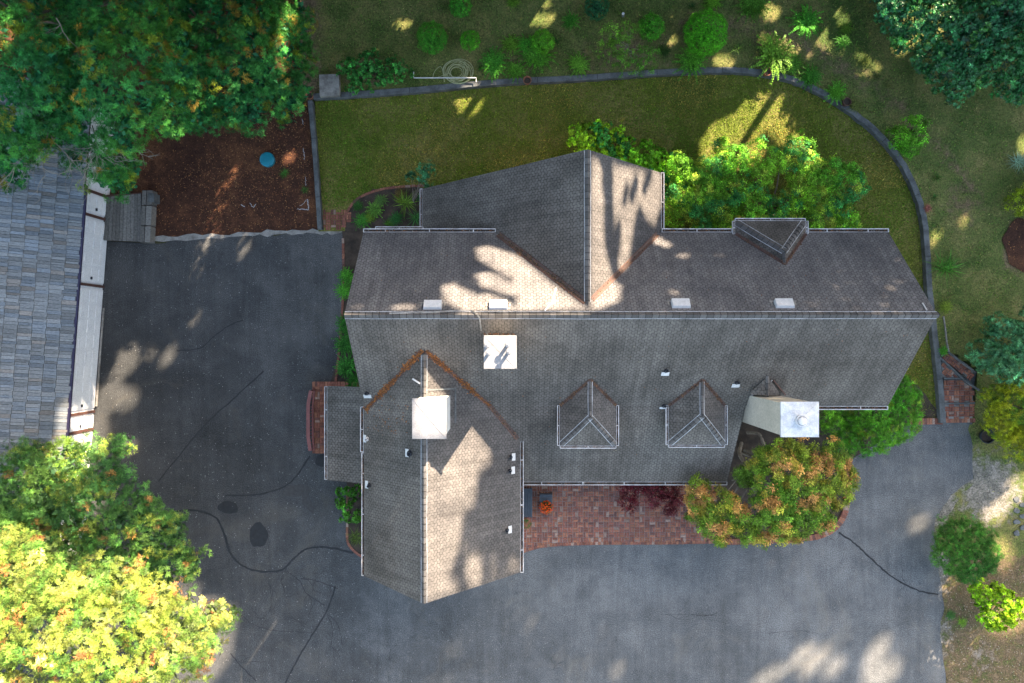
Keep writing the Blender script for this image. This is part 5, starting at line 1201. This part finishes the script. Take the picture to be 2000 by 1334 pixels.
for _ in range(900):
    px, py = r.uniform(630,1800), r.uniform(170,440); x, y, z = P(px, py)
    if inpoly(x, y, lawn): leaf(x, y, .02, r.uniform(.01,.025), r.choice([(.25,.2,.09),(.3,.27,.18),(.16,.10,.05)]))
for _ in range(900):
    px, py = r.uniform(200,1840), r.uniform(480,1330); x, y, z = P(px, py); leaf(x, y, .006, r.uniform(.006,.016), r.choice([(.25,.24,.22),(.3,.2,.1),(.4,.38,.33)]))
for _ in range(1400):
    px, py = r.uniform(1850,2000), r.uniform(1110,1334); x, y, z = P(px, py); leaf(x, y, .03, r.uniform(.012,.035), r.choice([(.30,.24,.17),(.2,.10,.05),(.12,.10,.06),(.4,.36,.3)]))
tag(mk('fallen_leaves', V, F, MAT['litter'], col=np.array(C)), kind='stuff')

def vin(x, y, poly):
    c = np.zeros(len(x), bool); P_ = np.array([q[:2] for q in poly]); j = len(P_)-1
    for i in range(len(P_)):
        xi, yi = P_[i]; xj, yj = P_[j]
        if yi != yj: c ^= ((yi > y) != (yj > y)) & (x < (xj-xi)*(y-yi)/(yj-yi)+xi)
        j = i
    return c
def grass(pts, z, cols, seed, h=.05):
    rg = np.random.default_rng(seed); n = len(pts); a = rg.uniform(0, 6.28, n); l = h*rg.uniform(.6, 1.5, n); w = .010*rg.uniform(.7, 1.5, n)
    lean = rg.uniform(.4, 1.1, n); dx, dy = np.cos(a), np.sin(a); b = np.column_stack([pts, z]); t = b+np.column_stack([dx*l*lean, dy*l*lean, l*.8]); s_ = np.column_stack([-dy, dx, np.zeros(n)])*w[:, None]
    V = np.stack([b-s_, b+s_, t+s_*.3, t-s_*.3], axis=1).reshape(-1, 3); return V, np.arange(4*n).reshape(-1, 4), np.repeat(cols, 4, axis=0)
rg = np.random.default_rng(44); n = 210000; q = np.column_stack([rg.uniform(-8, 17, n), rg.uniform(-4, 11, n)]); q = q[vin(q[:,0], q[:,1], lawn)]
q = q[~((q[:,0] > -4.6) & (q[:,0] < 12) & (q[:,1] < 3.2) & (q[:,1] > -1.5))]; q = q[~vin(q[:,0], q[:,1], [P(a, b_)[:2] for a, b_ in [(626,414),(690,395),(715,378),(750,368),(800,364),(860,372),(860,500),(626,470)]])]
q3 = np.column_stack([q, np.zeros(len(q))]); f = lump(q3, .8, 3)+rg.normal(0, .22, len(q)); f2 = lump(q3, .31, 9); c = np.where(f[:,None] > .62, [[.25,.20,.045]], [[.11,.17,.013]])*np.exp(rg.normal(0, .4, (len(q),1)))
c = c*(1-.35*(f2[:,None] > .6)*np.array([[1,.2,1]])); V, F, C = grass(q, np.full(len(q), .012), c, 1)
tag(mk('lawn_grass', V, F, MAT['leaf'], col=C), kind='stuff')
n = 150000; q = np.column_stack([rg.uniform(-7.6, 20.5, n), rg.uniform(-13, 14, n)]); ok = []
oin = ~vin(q[:,0], q[:,1], wall_in) & ~vin(q[:,0], q[:,1], asph) & ~vin(q[:,0], q[:,1], steps_poly) & ~((q[:,0] < 6) & (q[:,1] < 9.4)) & ~((q[:,1] < -3.0) & (q[:,0] < 17)); q = q[oin]; cc = np.array([gcol(a, b_) for a, b_ in q])
pr_ = np.clip(1-1.25*cc[:,0]-1.3*cc[:,1], .06, 1); k_ = rg.random(len(q)) < pr_; q = q[k_]; cc = cc[k_]
c = np.where((rg.random(len(q)) < .25+.65*cc[:,2])[:,None], [[.07,.16,.016]], [[.17,.16,.055]])*np.exp(rg.normal(0, .4, (len(q),1))); V, F, C = grass(q, np.array([gz(a, b_) for a, b_ in q]), c, 2)
tag(mk('meadow_grass', V, F, MAT['leaf'], col=C), kind='stuff')

# ------------------------------------------------------------------ unseen tall trees that shade the place; crowns cut open where sun patches should fall
LITP = [[(925,483),(955,479),(1010,498),(1055,533),(1155,606),(1010,608),(1003,562),(998,546),(960,524),(935,508)], [(925,533),(960,530),(1005,553),(1010,575),(985,575),(940,560)],
        [(860,558),(885,552),(930,575),(960,572),(1000,592),(1010,608),(905,608),(870,592)],
        [(1154,305),(1176,310),(1180,380),(1192,420),(1190,510),(1200,545),(1215,560),(1210,590),(1150,612)],
        [(1196,318),(1292,334),(1292,400),(1280,445),(1262,430),(1248,400),(1240,440),(1228,520),(1210,540),(1200,470),(1196,400)],
        [(822,690),(960,866),(960,905),(936,922),(932,960),(925,985),(905,1000),(900,1040),(896,1075),(884,1110),(868,1165),(822,1185)],
        [(800,770),(880,770),(880,862),(800,862)], [(940,650),(1014,650),(1014,725),(940,725)],
        [(1362,330),(1366,275),(1392,238),(1435,218),(1458,188),(1488,174),(1542,178),(1542,208),(1572,230),(1578,275),(1552,292),(1518,285),(1500,262),(1490,262),(1500,300),(1470,325),(1440,335)],
        [(-40,1000),(60,1035),(150,1105),(222,1068),(300,1108),(380,1140),(465,1195),(450,1290),(400,1350),(-40,1350)], [(290,1340),(385,1255),(445,1200),(450,1230),(345,1340)]]
LITE = [(925,1115,14,28,0),(882,1152,11,18,0),(1580,312,18,20,0),(1566,285,14,10,0),(915,200,20,20,0),(945,180,14,8,0),(785,47,17,8,0),(1050,10,24,6,0),(1056,38,28,11,0),(1310,80,10,9,0),(1415,120,18,12,0),
        (1505,25,15,14,0),(1510,85,30,9,30),(1565,103,34,11,35),(1620,92,24,9,25),(1602,64,14,11,40),(1686,116,16,8,30),(1712,132,10,7,40),(1647,40,9,10,0),(1629,18,9,12,0),(1682,212,14,10,30),(1595,155,10,10,0),
        (1800,40,38,40,20),(1760,90,14,14,0),(1882,431,8,9,0),(1830,459,10,9,0),(1822,478,6,8,0),(1998,285,10,16,0),(1978,962,34,18,-40),(1940,1002,20,16,-20),(1958,1082,14,26,-20),(1795,1022,15,9,-15),(1966,1205,34,24,0),
        (1563,1282,30,11,-42),(1592,1294,32,12,-45),(1628,1304,20,13,-35),(1712,1276,28,13,-58),(1722,1316,30,18,-30),(1505,1320,34,12,-25),(1206,1308,10,10,0),(230,706,38,24,-35),(250,658,34,15,-52),(327,696,18,9,-55),(292,689,11,10,0),
        (331,634,20,8,-52),(381,618,18,8,-65),(475,484,22,8,-65),(419,474,13,8,-40),(247,547,16,5,-45),(289,511,10,8,0),(268,600,12,7,-50),(345,560,10,5,-50),(215,600,12,7,-45),(198,762,34,28,-30),(230,776,30,20,0),(185,800,20,30,0),(36,532,18,14,-30),(33,483,10,8,0),(150,830,26,60,0),(185,850,20,40,0),
        (250,872,16,10,0),(566,308,14,9,-40),(545,268,6,6,0),(480,392,14,6,0),(137,905,36,22,0),(172,985,30,16,0),(62,945,18,18,0),(295,1030,20,12,0),(550,90,10,46,0),(566,30,12,20,0),(10,60,14,24,0),(378,232,14,12,0),(135,870,26,18,0),
        (1315,362,26,46,0),(1300,478,9,7,0),(1335,499,13,4,0),(1402,497,12,3,0),(1285,470,9,8,0),(700,600,8,4,0),(790,600,26,5,0)]
DARK = [(1184,375,5,32,-8),(1188,455,6,60,-4),(1222,380,4,22,10),(1238,370,5,26,12),(1206,470,5,40,4),(1262,360,4,20,14),(1270,330,3,30,5)]
def inell(px, py, e, grow=1.0):
    dx, dy = px-e[0], py-e[1]; a = R(e[4]); u = dx*math.cos(a)+dy*math.sin(a); v = -dx*math.sin(a)+dy*math.cos(a); return (u/(e[2]*grow))**2+(v/(e[3]*grow))**2 < 1
cellmap = {}
for i, q in enumerate(LITP):
    xs = [p[0] for p in q]; ys = [p[1] for p in q]
    for a in range(int(min(xs)//40), int(max(xs)//40)+1):
        for b in range(int(min(ys)//40), int(max(ys)//40)+1): cellmap.setdefault((a,b), []).append(('p', q))
for e in LITE:
    m = max(e[2], e[3])
    for a in range(int((e[0]-m)//40), int((e[0]+m)//40)+1):
        for b in range(int((e[1]-m)//40), int((e[1]+m)//40)+1): cellmap.setdefault((a,b), []).append(('e', e))
def lit(px, py):
    for k, q in cellmap.get((int(px//40), int(py//40)), ()):
        if (k == 'p' and inpoly(px, py, q)) or (k == 'e' and inell(px, py, q, 1.42 if q[1] < 240 or q[0] > 1700 or q[0] < 520 else 1.2)):
            return not any(inell(px, py, d) for d in DARK)
    return False
PV = []; PF = []
for v, f in PROX:
    n = len(PV); PV += v; PF += [tuple(i+n for i in t) for t in f]
bvh = BVHTree.FromPolygons(PV, PF, epsilon=0.0)
def lands_lit(p):
    h = bvh.ray_cast(p, -SUN)[0]
    if h is None: return False
    k = S*(CAM_Z-h.z)
    if k <= 0: return False
    return lit(h.x/k+1000, 667-h.y/k)
rg = np.random.default_rng(99)
def shade_tree(x, y, hgt, rad, seed, n):
    T = root('shade_fir', (x, y, gz(x, y) if x > -8 else 0), 'tall dark unseen fir north of the garden, crown cut open to shape the sun patches', 'tree', 'unseen firs shaping the shade from north of the garden')
    Vv = []; Cc = []; r = random.Random(seed); made = 0
    for i in range(n):
        z = 1.5+(hgt-1.5)*r.random()**.92; t = z/hgt; rr = rad*(1.0 if t < .8 else (1-t)/.2*.75+.25); a = r.random()*6.283; q = rr*math.sqrt(r.random())*(1+.15*math.sin(3*a+seed+z*.8))
        c = Vector((x+q*math.cos(a), y+q*math.sin(a), z))
        # stay outside what the camera can see
        k = S*(CAM_Z-c.z); px, py = c.x/k+1000, 667-c.y/k
        if -60 < px < 2060 and -45 < py < 1380: continue
        s = r.uniform(.22,.4); u = Vector(rg.normal(0,1,3)).normalized(); w = u.orthogonal().normalized(); pts = [c+u*s, c+w*s*.8, c-u*s, c-w*s*.8]
        g_ = r.uniform(.7,1.3)
        if lands_lit(c) or any(lands_lit(p) for p in pts):
            for _ in range(7):
                c2_ = c+(u*r.uniform(-1,1)+w*r.uniform(-1,1))*s; s2 = .11
                if not lands_lit(c2_): Vv += [c2_+u*s2, c2_+w*s2, c2_-u*s2, c2_-w*s2]; Cc += [(.02*g_,.06*g_,.02*g_)]*4
            continue
        Vv += pts; Cc += [(.02*g_,.06*g_,.02*g_)]*4
    if Vv: mk('crown', np.array(Vv), np.arange(len(Vv)).reshape(-1,4), MAT['leaf'], T, col=np.array(Cc))
    if not lands_lit(Vector((x, y, hgt*.4))) or True:
        MB().tube([(x, y, -.1), (x, y, 1.5), (x+.2, y, hgt*.35)], [.3, .24, .1], 8).build('trunk', MAT['bark'], T)
i = 0
for row_, (yy, x0_, x1_, n_) in enumerate([(17.5,-19,46,12),(23.5,-16,50,12),(30,-14,54,11)]):
    for k_ in range(n_):
        xx = x0_+(x1_-x0_)*k_/(n_-1)+rg.uniform(-.8,.8); i += 1; shade_tree(xx, yy+rg.uniform(-.8,.8), 28+rg.uniform(-1.5,3), 4.3, i, 10500)
